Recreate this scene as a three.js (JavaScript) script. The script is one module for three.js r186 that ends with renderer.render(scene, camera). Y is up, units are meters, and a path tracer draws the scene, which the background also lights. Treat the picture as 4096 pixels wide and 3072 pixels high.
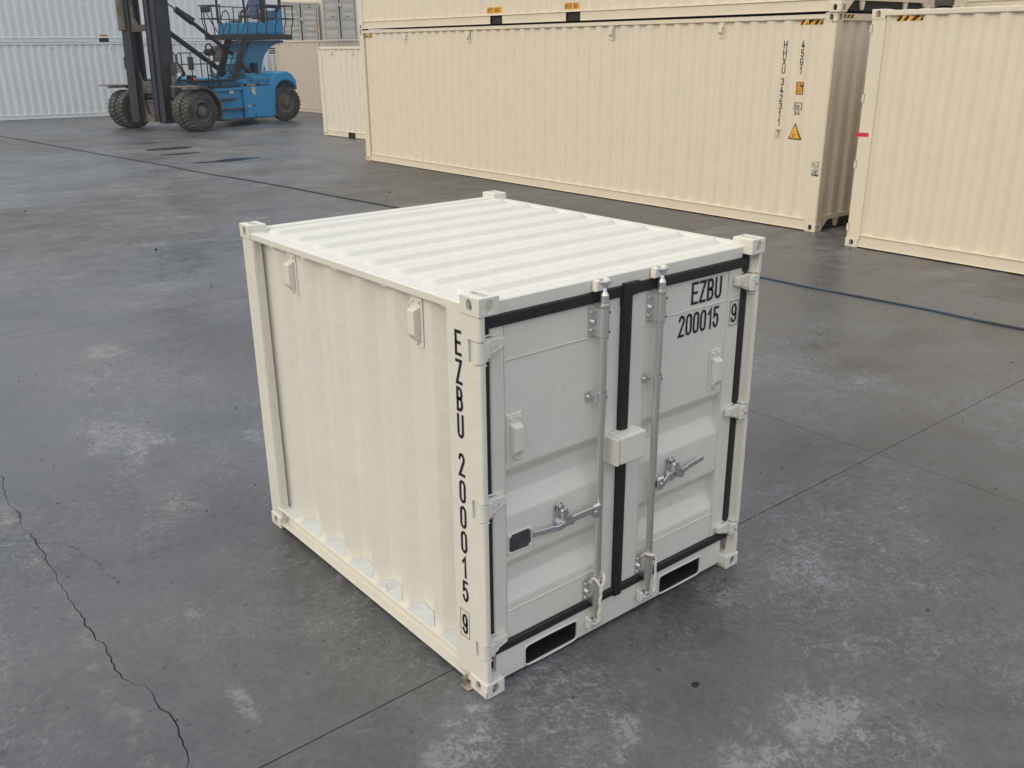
import * as THREE from 'three';
import { RoundedBoxGeometry } from 'three/addons/geometries/RoundedBoxGeometry.js';
import { mergeGeometries, mergeVertices, toCreasedNormals } from 'three/addons/utils/BufferGeometryUtils.js';
import { MarchingCubes } from 'three/addons/objects/MarchingCubes.js';
import { Brush, Evaluator, SUBTRACTION } from 'three-bvh-csg';

// ---------------------------------------------------------------- camera, sky, sun, exposure
const scene = new THREE.Scene();
const camera = new THREE.PerspectiveCamera(45.568, 4 / 3, 0.05, 900);
camera.rotation.order = 'YXZ';
camera.position.set(-1.8504, 2.50671, 2.43798);
camera.rotation.set(-0.3534, -0.68629, -0.00907);

const SUN = new THREE.Vector3(-0.82, 0.56, -0.06).normalize();
{
  const w = 512, h = 256, d = new Float32Array(w * h * 4), v = new THREE.Vector3();
  const hash = (x, y) => { let n = Math.imul(x, 374761393) + Math.imul(y, 668265263); n = Math.imul(n ^ (n >>> 13), 1274126177); return ((n ^ (n >>> 16)) >>> 0) / 4294967295; };
  const cloud = (x, y) => { let s = 0, a = 0.5; for (let o = 0; o < 5; o++) { const i = Math.floor(x), j = Math.floor(y), f = x - i, g = y - j, u = f * f * (3 - 2 * f), t = g * g * (3 - 2 * g); s += a * ((hash(i, j) * (1 - u) + hash(i + 1, j) * u) * (1 - t) + (hash(i, j + 1) * (1 - u) + hash(i + 1, j + 1) * u) * t); x = x * 2.03 + 17; y = y * 2.03 + 5; a *= 0.5; } return s; };
  for (let j = 0; j < h; j++) for (let i = 0; i < w; i++) {
    const el = ((j + 0.5) / h - 0.5) * Math.PI, az = ((i + 0.5) / w - 0.5) * 2 * Math.PI;
    v.set(Math.cos(el) * Math.cos(az), Math.sin(el), Math.cos(el) * Math.sin(az));
    const c = Math.max(0, v.dot(SUN)), up = Math.max(0, v.y);
    // bright haze and thin cloud, whitest round the veiled sun
    const k = 1 + 0.24 * (cloud(v.x / (up + 0.25) * 1.6 + 40, v.z / (up + 0.25) * 1.6 + 40) - 0.5) * Math.min(1, up * 4);
    const g1 = Math.pow(c, 2.0) * 0.26, g2 = Math.pow(c, 14) * 0.35, b = 0.495 * (1 + 1.4 * up) * k;
    const o = (j * w + i) * 4;
    d[o] = b * 0.94 + g1 * 1.0 + g2 * 1.0; d[o + 1] = b * 1.0 + g1 * 0.92 + g2 * 0.91; d[o + 2] = b * 1.11 + g1 * 0.76 + g2 * 0.74; d[o + 3] = 1;
  }
  const t = new THREE.DataTexture(d, w, h, THREE.RGBAFormat, THREE.FloatType);
  t.mapping = THREE.EquirectangularReflectionMapping; t.magFilter = t.minFilter = THREE.LinearFilter; t.wrapS = THREE.RepeatWrapping; t.needsUpdate = true;
  scene.background = t; scene.environment = t;
}
const sun = new THREE.DirectionalLight(new THREE.Color(1.0, 0.82, 0.50), 1.14);
sun.position.copy(SUN).multiplyScalar(90); sun.target.position.set(6, 0, -14);
sun.position.add(sun.target.position);
sun.castShadow = true; sun.shadow.radius = 60; sun.shadow.mapSize.set(2048, 2048);
Object.assign(sun.shadow.camera, { left: -45, right: 45, top: 45, bottom: -45, near: 1, far: 220 });
scene.add(sun, sun.target);
const renderer = new THREE.WebGLRenderer({ antialias: true });
renderer.toneMapping = THREE.LinearToneMapping;
renderer.toneMappingExposure = 1.0;
renderer.shadowMap.enabled = true;
scene.fog = new THREE.FogExp2(new THREE.Color(0.80, 0.84, 0.90), 0.0011);

// ---------------------------------------------------------------- helpers
let seed = 20240611;
const rnd = () => { seed = (seed + 0x6D2B79F5) | 0; let t = Math.imul(seed ^ (seed >>> 15), 1 | seed); t = (t + Math.imul(t ^ (t >>> 7), 61 | t)) ^ t; return ((t ^ (t >>> 14)) >>> 0) / 4294967296; };
const rr = (a, b) => a + (b - a) * rnd();
const hsh = (x, y, s) => { let n = Math.imul(x | 0, 374761393) + Math.imul(y | 0, 668265263) + Math.imul(s | 0, 974634777); n = Math.imul(n ^ (n >>> 13), 1274126177); return ((n ^ (n >>> 16)) >>> 0) / 4294967295; };
const RT = new Float32Array(65536).map((_, i) => hsh(i & 255, i >> 8, 77));
function vn(x, y, s = 0) { const i = Math.floor(x), j = Math.floor(y), f = x - i, g = y - j, u = f * f * (3 - 2 * f), t = g * g * (3 - 2 * g), p = i + s * 37, q = j + s * 91, r0 = (q & 255) << 8, r1 = ((q + 1) & 255) << 8, a = RT[r0 | (p & 255)], b = RT[r0 | ((p + 1) & 255)], c = RT[r1 | (p & 255)], d = RT[r1 | ((p + 1) & 255)]; return a + (b - a) * u + (c - a) * t + (a - b - c + d) * u * t; }
function fbm(x, y, s, n) { let r = 0, a = 0.5, m = 0; for (let o = 0; o < n; o++) { r += a * vn(x, y, s + o * 7); m += a; x = x * 2.03 + 3.1; y = y * 2.03 + 1.7; a *= 0.5; } return r / m; }
const sst = (a, b, x) => { const t = Math.min(1, Math.max(0, (x - a) / (b - a))); return t * t * (3 - 2 * t); };

const used = new Map();
function numbered(n) { const k = used.get(n) ?? 0; used.set(n, k + 1); return k ? `${n}_${String(k).padStart(3, '0')}` : n; }
function thing(name, label, category, pos = [0, 0, 0], turn = 0, group) {
  const o = new THREE.Group(); o.name = numbered(name); o.position.set(...pos); o.rotation.y = turn;
  o.userData = { label, category }; if (group) o.userData.group = group; scene.add(o); return o;
}
// texture coordinates in metres, from the face each triangle turns to
function metric(g) {
  const p = g.attributes.position, n = g.attributes.normal, uv = new Float32Array(p.count * 2);
  for (let i = 0; i < p.count; i++) {
    const ax = Math.abs(n.getX(i)), ay = Math.abs(n.getY(i)), az = Math.abs(n.getZ(i));
    const a = ax >= ay && ax >= az ? [p.getZ(i), p.getY(i)] : ay >= az ? [p.getX(i), p.getZ(i)] : [p.getX(i), p.getY(i)];
    uv[2 * i] = a[0]; uv[2 * i + 1] = a[1];
  }
  g.setAttribute('uv', new THREE.BufferAttribute(uv, 2)); return g;
}
function clean(g) {
  g = g.index ? g.toNonIndexed() : g.clone();
  for (const k of Object.keys(g.attributes)) if (!['position', 'normal', 'color'].includes(k)) g.deleteAttribute(k);
  if (!g.attributes.normal) g.computeVertexNormals();
  return g;
}
function merged(gs) { gs = Array.isArray(gs) ? gs : [gs]; const c = gs.map(clean); return metric(c.length > 1 ? mergeGeometries(c) : c[0]); }
function part(name, gs, m, parent = scene) {
  const g = gs.isReady ? gs : merged(gs); g.isReady = true;
  const o = new THREE.Mesh(g, m); o.name = parent === scene ? numbered(name) : name; o.castShadow = o.receiveShadow = true; parent.add(o); return o;
}
const each = (name, gs, m, parent) => gs.map(g => part(name, g, m, parent));
// box with chamfered edges
function cb(x0, x1, y0, y1, z0, z1, b = 0.003) {
  const lo = [x0, y0, z0], hi = [x1, y1, z1]; for (let k = 0; k < 3; k++) if (lo[k] > hi[k]) [lo[k], hi[k]] = [hi[k], lo[k]];
  b = Math.min(b, (hi[0] - lo[0]) * 0.45, (hi[1] - lo[1]) * 0.45, (hi[2] - lo[2]) * 0.45);
  const c = lo.map((v, k) => (v + hi[k]) / 2), P = (s, ax) => s.map((q, k) => (q > 0 ? hi[k] : lo[k]) - (k === ax ? 0 : q * b)), out = [];
  const tri = (a, d, e) => {
    const u = d.map((v, k) => v - a[k]), w = e.map((v, k) => v - a[k]), n = [u[1] * w[2] - u[2] * w[1], u[2] * w[0] - u[0] * w[2], u[0] * w[1] - u[1] * w[0]];
    const o = n[0] * (a[0] - c[0]) + n[1] * (a[1] - c[1]) + n[2] * (a[2] - c[2]); out.push(...(o >= 0 ? [...a, ...d, ...e] : [...a, ...e, ...d]));
  };
  for (let ax = 0; ax < 3; ax++) for (const s of [-1, 1]) {
    const u = (ax + 1) % 3, w = (ax + 2) % 3, q = [[-1, -1], [1, -1], [1, 1], [-1, 1]].map(([i, j]) => { const t = [0, 0, 0]; t[ax] = s; t[u] = i; t[w] = j; return P(t, ax); });
    tri(q[0], q[1], q[2]); tri(q[0], q[2], q[3]);
  }
  for (let ax = 0; ax < 3; ax++) { const u = (ax + 1) % 3, w = (ax + 2) % 3; for (const i of [-1, 1]) for (const j of [-1, 1]) { const s = [0, 0, 0], t = [0, 0, 0]; s[u] = t[u] = i; s[w] = t[w] = j; s[ax] = -1; t[ax] = 1; const A = P(s, u), B = P(t, u), C = P(t, w), D = P(s, w); tri(A, B, C); tri(A, C, D); } }
  for (const i of [-1, 1]) for (const j of [-1, 1]) for (const k of [-1, 1]) tri(P([i, j, k], 0), P([i, j, k], 1), P([i, j, k], 2));
  const g = new THREE.BufferGeometry(); g.setAttribute('position', new THREE.Float32BufferAttribute(out, 3)); g.computeVertexNormals(); return g;
}
function shp(pts, holes = []) { const s = new THREE.Shape(pts.map(p => new THREE.Vector2(p[0], p[1]))); for (const h of holes) s.holes.push(new THREE.Path(h.map(p => new THREE.Vector2(p[0], p[1])))); return s; }
const exo = (d, b) => ({ depth: d, bevelEnabled: b > 0, bevelSize: b, bevelThickness: b, bevelOffset: -b, bevelSegments: 2, curveSegments: 8 });
function exXY(pts, z0, z1, b = 0, holes = []) { return new THREE.ExtrudeGeometry(shp(pts, holes), exo(z1 - z0 - 2 * b, b)).translate(0, 0, z0 + b); }
function exXZ(pts, y0, y1, b = 0) { return new THREE.ExtrudeGeometry(shp(pts.map(p => [p[0], -p[1]])), exo(y1 - y0 - 2 * b, b)).rotateX(-Math.PI / 2).translate(0, y0 + b, 0); }
function exZY(pts, x0, x1, b = 0, holes = []) { return new THREE.ExtrudeGeometry(shp(pts.map(p => [-p[0], p[1]]), holes.map(h => h.map(p => [-p[0], p[1]]))), exo(x1 - x0 - 2 * b, b)).rotateY(Math.PI / 2).translate(x0 + b, 0, 0); }
function cyl(a, b, r0, r1 = r0, n = 14, open = false) {
  const A = new THREE.Vector3(...a), B = new THREE.Vector3(...b), g = new THREE.CylinderGeometry(r1, r0, A.distanceTo(B), n, 1, open);
  g.applyQuaternion(new THREE.Quaternion().setFromUnitVectors(new THREE.Vector3(0, 1, 0), B.clone().sub(A).normalize())); const m = A.add(B).multiplyScalar(0.5); return g.translate(m.x, m.y, m.z);
}
function tube(pts, r, n = 40, k = 8, closed = false) { return new THREE.TubeGeometry(new THREE.CatmullRomCurve3(pts.map(p => new THREE.Vector3(...p)), closed, 'centripetal'), n, r, k, closed); }
function pipe(pts, r, k = 7) { const out = []; for (let i = 0; i + 1 < pts.length; i++) { out.push(cyl(pts[i], pts[i + 1], r, r, k)); if (i) out.push(new THREE.SphereGeometry(r, k, 5).translate(...pts[i])); } return out; }
function lathe(pts, n = 20) { return new THREE.LatheGeometry(pts.map(p => new THREE.Vector2(p[0], p[1])), n); }
function at(g, x, y, z, rx = 0, ry = 0, rz = 0) { return g.applyMatrix4(new THREE.Matrix4().makeRotationFromEuler(new THREE.Euler(rx, ry, rz)).setPosition(x, y, z)); }
// an open sheet over a grid: f(i, j) -> [x, y, z]
function sheet(nu, nv, f, crease = 0) {
  const p = [], ix = []; for (let j = 0; j <= nv; j++) for (let i = 0; i <= nu; i++) p.push(...f(i, j));
  for (let j = 0; j < nv; j++) for (let i = 0; i < nu; i++) { const a = j * (nu + 1) + i, b = a + 1, c = a + nu + 1, d = c + 1; ix.push(a, b, d, a, d, c); }
  let g = new THREE.BufferGeometry(); g.setAttribute('position', new THREE.Float32BufferAttribute(p, 3)); g.setIndex(ix); g.computeVertexNormals();
  return crease ? toCreasedNormals(g, crease) : g;
}
const arc = (cx, cy, rx, ry, a0, a1, n = 8) => Array.from({ length: n + 1 }, (_, i) => { const a = (a0 + (a1 - a0) * i / n) * Math.PI / 180; return [cx + rx * Math.cos(a), cy + ry * Math.sin(a)]; });
const stadium = (cx, cy, w, h, n = 7) => { const r = w / 2, k = h / 2 - r; return [...arc(cx, cy + k, r, r, 0, 180, n), ...arc(cx, cy - k, r, r, 180, 360, n)]; };
const rrect = (x0, x1, y0, y1, r, n = 3) => [...arc(x1 - r, y1 - r, r, r, 0, 90, n), ...arc(x0 + r, y1 - r, r, r, 90, 180, n), ...arc(x0 + r, y0 + r, r, r, 180, 270, n), ...arc(x1 - r, y0 + r, r, r, 270, 360, n)];

// ---------------------------------------------------------------- materials
function dataTex(n, f, srgb, rep = 1) {
  const d = new Uint8Array(n * n * 4);
  for (let j = 0; j < n; j++) for (let i = 0; i < n; i++) { const c = f(i / n, j / n, i, j); d.set([c[0] * 255, c[1] * 255, c[2] * 255, 255], (j * n + i) * 4); }
  const t = new THREE.DataTexture(d, n, n); t.wrapS = t.wrapT = THREE.RepeatWrapping; t.magFilter = THREE.LinearFilter; t.minFilter = THREE.LinearMipmapLinearFilter; t.generateMipmaps = true;
  if (srgb) t.colorSpace = THREE.SRGBColorSpace; t.repeat.set(rep, rep); t.needsUpdate = true; return t;
}
const tile = (x, y, k, s) => { // value noise that wraps at 1
  const X = x * k, Y = y * k, i = Math.floor(X), j = Math.floor(Y), f = X - i, g = Y - j, u = f * f * (3 - 2 * f), t = g * g * (3 - 2 * g), m = q => ((q % k) + k) % k;
  const a = hsh(m(i), m(j), s), b = hsh(m(i + 1), m(j), s), c = hsh(m(i), m(j + 1), s), d = hsh(m(i + 1), m(j + 1), s); return a + (b - a) * u + (c - a) * t + (a - b - c + d) * u * t;
};
const paintMap = dataTex(512, (x, y) => { // handling marks and faint dust on spray paint
  const v = 0.965 + 0.016 * (tile(x, y, 5, 1) - 0.5) + 0.014 * (tile(x, y, 17, 2) - 0.5) + 0.02 * (tile(x, y, 90, 3) - 0.5) - 0.05 * sst(0.86, 0.97, tile(x, y, 140, 4)) * tile(x, y, 9, 5), w = 0.005 * (tile(x, y, 7, 6) - 0.5);
  return [Math.min(1, v + w), Math.min(1, v), Math.min(1, v - w)];
}, true, 0.55);
const paintBump = dataTex(512, (x, y) => { const v = 0.5 + 0.22 * (tile(x, y, 6, 21) - 0.5) + 0.10 * (tile(x, y, 60, 22) - 0.5) + 0.05 * (tile(x, y, 240, 23) - 0.5); return [v, v, v]; }, false, 1.1);
const grimeMap = dataTex(512, (x, y) => { // dried mud and dust films
  const m = sst(0.35, 0.75, 0.6 * tile(x, y, 6, 31) + 0.3 * tile(x, y, 19, 32) + 0.2 * tile(x, y, 70, 33)); const v = 0.70 + 0.3 * (1 - m) + 0.1 * (tile(x, y, 130, 34) - 0.5); return [Math.min(1, v + 0.03 * m), Math.min(1, v), Math.min(1, v - 0.05 * m)];
}, true, 0.5);
const brushMap = dataTex(256, (x, y) => { const v = 0.62 + 0.38 * (0.6 * tile(x, y, 12, 41) + 0.4 * tile(x, y, 60, 42)); return [v, v, v]; }, false, 3);
const lin = (r, g, b) => new THREE.Color().setRGB(r, g, b);
const paint = (r, g, b, rough = 0.42, bump = 0.0035, o = {}) => new THREE.MeshPhysicalMaterial({ color: lin(r, g, b), roughness: rough, map: paintMap, bumpMap: paintBump, bumpScale: bump, side: THREE.DoubleSide, ...o });
const plain = (r, g, b, rough = 0.6, o = {}) => new THREE.MeshStandardMaterial({ color: lin(r, g, b), roughness: rough, side: THREE.DoubleSide, ...o });
const grimy = (r, g, b, rough = 0.7, o = {}) => new THREE.MeshStandardMaterial({ color: lin(r, g, b), roughness: rough, map: grimeMap, side: THREE.DoubleSide, ...o });
const M = {
  white: paint(0.815, 0.79, 0.705, 0.33, 0.0016),
  sealant: paint(0.69, 0.71, 0.70, 0.5),
  cream: paint(0.83, 0.735, 0.585, 0.45, 0.003), ivory: paint(0.82, 0.765, 0.635, 0.45), fawn: paint(0.66, 0.58, 0.49, 0.55), chalk: paint(0.83, 0.845, 0.84, 0.5, 0.004), stone: paint(0.69, 0.635, 0.53, 0.55),
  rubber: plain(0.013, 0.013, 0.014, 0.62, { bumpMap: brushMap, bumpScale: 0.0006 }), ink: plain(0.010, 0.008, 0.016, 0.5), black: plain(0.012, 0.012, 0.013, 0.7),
  galv: new THREE.MeshStandardMaterial({ color: lin(0.80, 0.795, 0.77), metalness: 1, roughness: 0.36 }),
  zinc: new THREE.MeshStandardMaterial({ color: lin(0.76, 0.77, 0.78), metalness: 1, roughness: 0.27 }),
  plate: plain(0.075, 0.078, 0.08, 0.45), rope: plain(0.78, 0.72, 0.64, 0.9), brass: plain(0.45, 0.22, 0.07, 0.4, { metalness: 0.6 }),
  yellow: plain(0.86, 0.44, 0.03, 0.5), red: plain(0.62, 0.02, 0.07, 0.55), wood: plain(0.22, 0.12, 0.06, 0.7),
  darkFloor: plain(0.03, 0.027, 0.025, 0.85),
};
// ---------------------------------------------------------------- stencil lettering: strokes on a 1 x 1 cell
const GL = {
  '0': [['c', ...arc(.5, .78, .5, .22, 0, 180, 10), ...arc(.5, .22, .5, .22, 180, 360, 10)]], 'O': null,
  '1': [[[.12, .76], [.62, 1], [.62, 0]]], '2': [[...arc(.5, .77, .48, .23, 170, -35, 12), [0, 0], [1, 0]]],
  '3': [[...arc(.48, .76, .46, .24, 165, -80, 10), ...arc(.48, .27, .5, .27, 80, -165, 12)]],
  '4': [[[.7, 0], [.7, .55]], [[.55, 1], [.02, .25], [1, .25]]], '5': [[[.92, 1], [.12, 1], [.08, .56], ...arc(.48, .32, .5, .32, 120, -160, 14)]],
  '6': [[[.72, 1], [.12, .42]], ['c', ...arc(.5, .29, .5, .29, 0, 360, 18).slice(0, -1)]], '7': [[[0, .82], [0, 1], [1, 1], [.35, 0]]],
  '8': [['c', ...arc(.5, .76, .42, .24, -90, 270, 16).slice(0, -1)], ['c', ...arc(.5, .26, .5, .26, -90, 270, 16).slice(0, -1)]],
  '9': [['c', ...arc(.5, .70, .48, .30, 0, 360, 18).slice(0, -1)], [[.98, .7], [.98, .30], ...arc(.5, .24, .48, .24, 0, -170, 9)]],
  'A': [[[0, 0], [.5, 1], [1, 0]], [[.2, .35], [.8, .35]]], 'B': [[[.45, .52], ...arc(.45, .75, .46, .25, -80, 90, 7), [0, 1], [0, 0], ...arc(.45, .27, .52, .27, -90, 75, 7), [.45, .52], [0, .52]]],
  'C': [[...arc(.5, .78, .5, .22, 10, 180, 9), ...arc(.5, .22, .5, .22, 180, 350, 9)]], 'D': [['c', [0, 0], [0, 1], ...arc(.45, .72, .55, .28, 90, 0, 6), ...arc(.45, .28, .55, .28, 0, -90, 6)]],
  'E': [[[1, 1], [0, 1], [0, 0], [1, 0]], [[0, .52], [.85, .52]]], 'F': [[[1, 1], [0, 1], [0, 0]], [[0, .52], [.85, .52]]],
  'G': [[...arc(.5, .78, .5, .22, 10, 180, 9), ...arc(.5, .22, .5, .22, 180, 360, 9), [1, .48], [.55, .48]]], 'H': [[[0, 0], [0, 1]], [[1, 0], [1, 1]], [[0, .5], [1, .5]]],
  'I': [[[.5, 0], [.5, 1]]], 'K': [[[0, 0], [0, 1]], [[1, 1], [0, .4]], [[.35, .58], [1, 0]]], 'L': [[[0, 1], [0, 0], [1, 0]]], 'M': [[[0, 0], [0, 1], [.5, .35], [1, 1], [1, 0]]], 'N': [[[0, 0], [0, 1], [1, 0], [1, 1]]],
  'P': [[[0, 0], [0, 1], ...arc(.5, .74, .5, .26, 90, -90, 8), [0, .48]]], 'R': [[[0, 0], [0, 1], ...arc(.5, .74, .5, .26, 90, -90, 8), [0, .48]], [[.5, .48], [1, 0]]],
  'S': [[...arc(.5, .76, .46, .24, 15, 225, 9), ...arc(.5, .25, .48, .25, 55, -165, 11)]], 'T': [[[0, 1], [1, 1]], [[.5, 1], [.5, 0]]], 'U': [[[0, 1], ...arc(.5, .24, .5, .24, 180, 360, 10), [1, 1]]],
  'V': [[[0, 1], [.5, 0], [1, 1]]], 'W': [[[0, 1], [.25, 0], [.5, .7], [.75, 0], [1, 1]]], 'X': [[[0, 0], [1, 1]], [[0, 1], [1, 0]]], 'Y': [[[0, 1], [.5, .5], [1, 1]], [[.5, .5], [.5, 0]]], 'Z': [[[0, 1], [1, 1], [0, 0], [1, 0]]],
  'i': [[[.5, 0], [.5, .66]], [[.5, .86], [.5, 1]]], 'c': [[...arc(.5, .35, .42, .35, 40, 320, 14)]], 'm': [[[0, 0], [0, .6], [.5, .6], [.5, 0]], [[.5, .6], [1, .6], [1, 0]]], '.': [[[.5, 0], [.5, .09]]], "'": [[[.5, 1], [.45, .8]]], '"': [[[.3, 1], [.27, .8]], [[.7, 1], [.67, .8]]], '-': [[[.1, .5], [.9, .5]]],
};
GL.O = GL['0'];
function ribbon(pts, t, closed, out) {
  const n = pts.length, L = [], R = [];
  for (let i = 0; i < n; i++) {
    const a = pts[closed ? (i + n - 1) % n : Math.max(0, i - 1)], p = pts[i], b = pts[closed ? (i + 1) % n : Math.min(n - 1, i + 1)];
    let d0 = [p[0] - a[0], p[1] - a[1]], d1 = [b[0] - p[0], b[1] - p[1]]; const l0 = Math.hypot(...d0) || 0, l1 = Math.hypot(...d1) || 0;
    if (l0 < 1e-9) d0 = d1; if (l1 < 1e-9) d1 = d0; const m0 = Math.hypot(...d0) || 1, m1 = Math.hypot(...d1) || 1, n0 = [-d0[1] / m0, d0[0] / m0], n1 = [-d1[1] / m1, d1[0] / m1];
    let mx = n0[0] + n1[0], my = n0[1] + n1[1]; const ml = Math.hypot(mx, my) || 1; mx /= ml; my /= ml; const k = Math.min(2.2, 1 / Math.max(0.2, mx * n0[0] + my * n0[1])) * t / 2;
    let px = p[0], py = p[1]; if (!closed && i === 0) { px -= d1[0] / m1 * t * 0.5; py -= d1[1] / m1 * t * 0.5; } if (!closed && i === n - 1) { px += d0[0] / m0 * t * 0.5; py += d0[1] / m0 * t * 0.5; }
    L.push([px + mx * k, py + my * k]); R.push([px - mx * k, py - my * k]);
  }
  for (let i = 0; i < n - (closed ? 0 : 1); i++) { const j = (i + 1) % n; out.push([L[i], R[i], R[j]], [L[i], R[j], L[j]]); }
}
// triangles of one character, lower left corner at (x, y), cell w x h, stroke t
function glyph(ch, x, y, w, h, t, out, slant = 0) {
  const f = ([a, b]) => [x + t / 2 + a * (w - t) + slant * b * h, y + t / 2 + b * (h - t)];
  for (const s of GL[ch] ?? []) { const c = s[0] === 'c'; const q = (c ? s.slice(1) : s).map(f).filter((p, i, a) => !i || Math.hypot(p[0] - a[i - 1][0], p[1] - a[i - 1][1]) > 1e-5); ribbon(q, t, c, out); }
}
function words(text, x, y, w, h, t, gap, out = []) { for (const ch of text) { if (ch !== ' ') glyph(ch, x, y, w, h, t, out); x += ch === '1' || ch === 'I' ? w * 0.8 + gap : w + gap; } return out; }
function column(text, cx, top, w, h, t, pitch, out = []) { for (const ch of text) { if (ch !== ' ') glyph(ch, cx - w / 2, top - h, w, h, t, out); top -= ch === ' ' ? pitch * 0.45 : pitch; } return out; }
function frame2(x0, x1, y0, y1, t, out = []) { ribbon([[x0, y0], [x1, y0], [x1, y1], [x0, y1]], t, true, out); return out; }
function poly2(pts, out = []) { const s = THREE.ShapeUtils.triangulateShape(pts.map(p => new THREE.Vector2(...p)), []); for (const f of s) out.push(f.map(i => pts[i])); return out; }
// lay flat triangles on a surface: split until short, then map(u, v) -> [x, y, z]
function lay(tris, map, maxLen = 1e9) {
  const p = [];
  const go = (a, b, c, d) => {
    const e = [[a, b], [b, c], [c, a]].map(([m, n]) => Math.abs(m[0] - n[0])), k = e.indexOf(Math.max(...e));
    if (e[k] > maxLen && d < 8) { const [m, n, o] = [[a, b, c], [b, c, a], [c, a, b]][k], h = [(m[0] + n[0]) / 2, (m[1] + n[1]) / 2]; go(m, h, o, d + 1); go(h, n, o, d + 1); return; }
    p.push(...map(...a), ...map(...b), ...map(...c));
  };
  for (const [a, b, c] of tris) go(a, b, c, 0);
  const g = new THREE.BufferGeometry(); g.setAttribute('position', new THREE.Float32BufferAttribute(p, 3)); g.computeVertexNormals(); return g;
}
// ---------------------------------------------------------------- the yard: concrete slabs with sawn joints
const PATCH = [ // worn, dusty patches: x, z, half sizes, strength
  [-0.28, -3.77, .34, .5, .8], [-0.2, -3.49, .2, .25, .6], [-0.33, -2.48, .22, .2, .7], [.23, -5.86, .22, .3, .8], [-.69, -1.41, .15, .17, .5], [-.295, -.9, .17, .15, .6], [-.04, .03, .09, .09, .8], [-.15, .07, .1, .1, .6], [-.27, .17, .26, .18, .8],
  [.28, .06, .15, .13, .7], [.31, .48, .11, .11, .8], [.165, .56, .1, .09, .6], [.89, .93, .30, .22, 1], [1.45, .73, .12, .1, .8], [1.86, .24, .26, .24, .7], [1.16, 1.3, .12, .13, .7], [.58, .91, .24, .12, .8], [1.35, .185, .2, .14, .5], [4.64, -1.05, .35, .28, .7],
  [.48, -3.1, .14, .3, .7], [-.38, -1.72, .12, .13, .4], [-.95, -2.37, .2, .13, .4], [-.29, -1.5, .13, .14, .4], [-.77, -.65, .045, .17, .9], [3.37, -14.2, .3, .9, .5], [3.5, -11.5, .2, .8, .4], [.6, -4.6, .3, .2, .4], [2.1, -.4, .3, .2, .5], [2.6, .4, .3, .25, .4], [.02, -1.2, .1, .25, .5]];
const DARK = [[4.91, -1.2, .45, .3, .8], [5.9, -1.42, .6, .35, .7], [5.0, -1.9, .5, .35, .4], [6.7, -1.0, .4, .25, .4], [2.9, -2.9, .5, .3, .5], [4.1, -2.5, .5, .25, .5], [7.6, -20.5, .8, 1.1, .5], [6.2, -25.2, 1.6, 1, .35], [9.5, -22.5, 1.4, .9, .4], [5.3, -27.5, 1.2, .8, .35]];
const BRANCH = [[-1.084, -2.583], [-1.004, -2.518], [-.977, -2.475], [-.936, -2.379], [-.932, -2.287], [-.898, -2.2], [-.888, -2.106], [-.902, -2.025], [-.87, -1.93]], HAIR = [[-.888, -2.072], [-.788, -2.049], [-.669, -2.064], [-.549, -2.071], [-.435, -2.056], [-.286, -2.055], [-.148, -2.036], [.033, -2.062]];
const segDist = (px, pz, a, b) => { const dx = b[0] - a[0], dz = b[1] - a[1], t = Math.min(1, Math.max(0, ((px - a[0]) * dx + (pz - a[1]) * dz) / (dx * dx + dz * dz))); return Math.hypot(px - a[0] - t * dx, pz - a[1] - t * dz); };
const DIRS = [[0.95, 0.31, 11], [0.62, -0.78, 23], [-0.15, 0.99, 37], [0.88, -0.47, 53]];
// broad fields, sampled on a coarse grid: 0 warp x, 1 warp z, 2 tone, 3 tint, 4 dust, 5-8 scuff cover, 9 tyre bands, 10 wear edge
const NF = 12;
function broad(x, z, o, k) {
  const ax = 0.5 * (fbm(x * 0.6, z * 0.6, 61, 2) - 0.5), az = 0.5 * (fbm(x * 0.6, z * 0.6, 71, 2) - 0.5), wx = x + ax, wz = z + az;
  o[k] = ax; o[k + 1] = az; o[k + 2] = 0.30 * (fbm(wx * 0.16, wz * 0.16, 3, 3) - 0.5) + 0.42 * (fbm(wx * 0.75, wz * 0.75, 5, 4) - 0.5);
  o[k + 3] = fbm(wx * 0.33 + 9, wz * 0.33, 17, 3) - 0.5 + 0.5 * (fbm(wx * 1.6, wz * 1.6, 19, 2) - 0.5);
  o[k + 4] = sst(0.5, 0.75, fbm(wx * 0.22 + 31, wz * 0.22, 41, 3)) * (0.15 + 0.85 * sst(-7, -14, z));
  DIRS.forEach(([c, s, q], i) => { o[k + 5 + i] = sst(0.53, 0.78, fbm(wx * 1.15 + q, wz * 1.15, q, 4)); });
  let ty = 0; if (z < -8) for (const [cx, cz, R] of [[14, -12, 10.2], [14, -12, 8.6], [15.5, -14, 7.4], [0, -34, 9.5], [1, -36, 12.5], [10, -44, 19]]) { const d = Math.abs(Math.hypot(x - cx, z - cz) - R); ty = Math.max(ty, sst(0.34, 0.05, d) * sst(0.40, 0.62, fbm(x * 1.3, z * 1.3, 77 + R | 0, 3))); }
  o[k + 9] = ty; let dk = 1; for (const [cx, cz, rx, rz, m] of DARK) { const d = Math.hypot((x - cx) / rx, (z - cz) / rz); if (d < 1.8) dk *= 1 - 0.42 * m * sst(1.1, 0.2, d + 1.1 * (fbm(x * 2.6, z * 7, 93, 3) - 0.5)); } o[k + 10] = dk;
  o[k + 11] = sst(0.36, 0.66, fbm(wx * 1.05 + 60, wz * 1.05, 141, 4));
}
const dustiness = B => B[4] * 0.5 + Math.max(0, B[2]) * 0.7;
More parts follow.
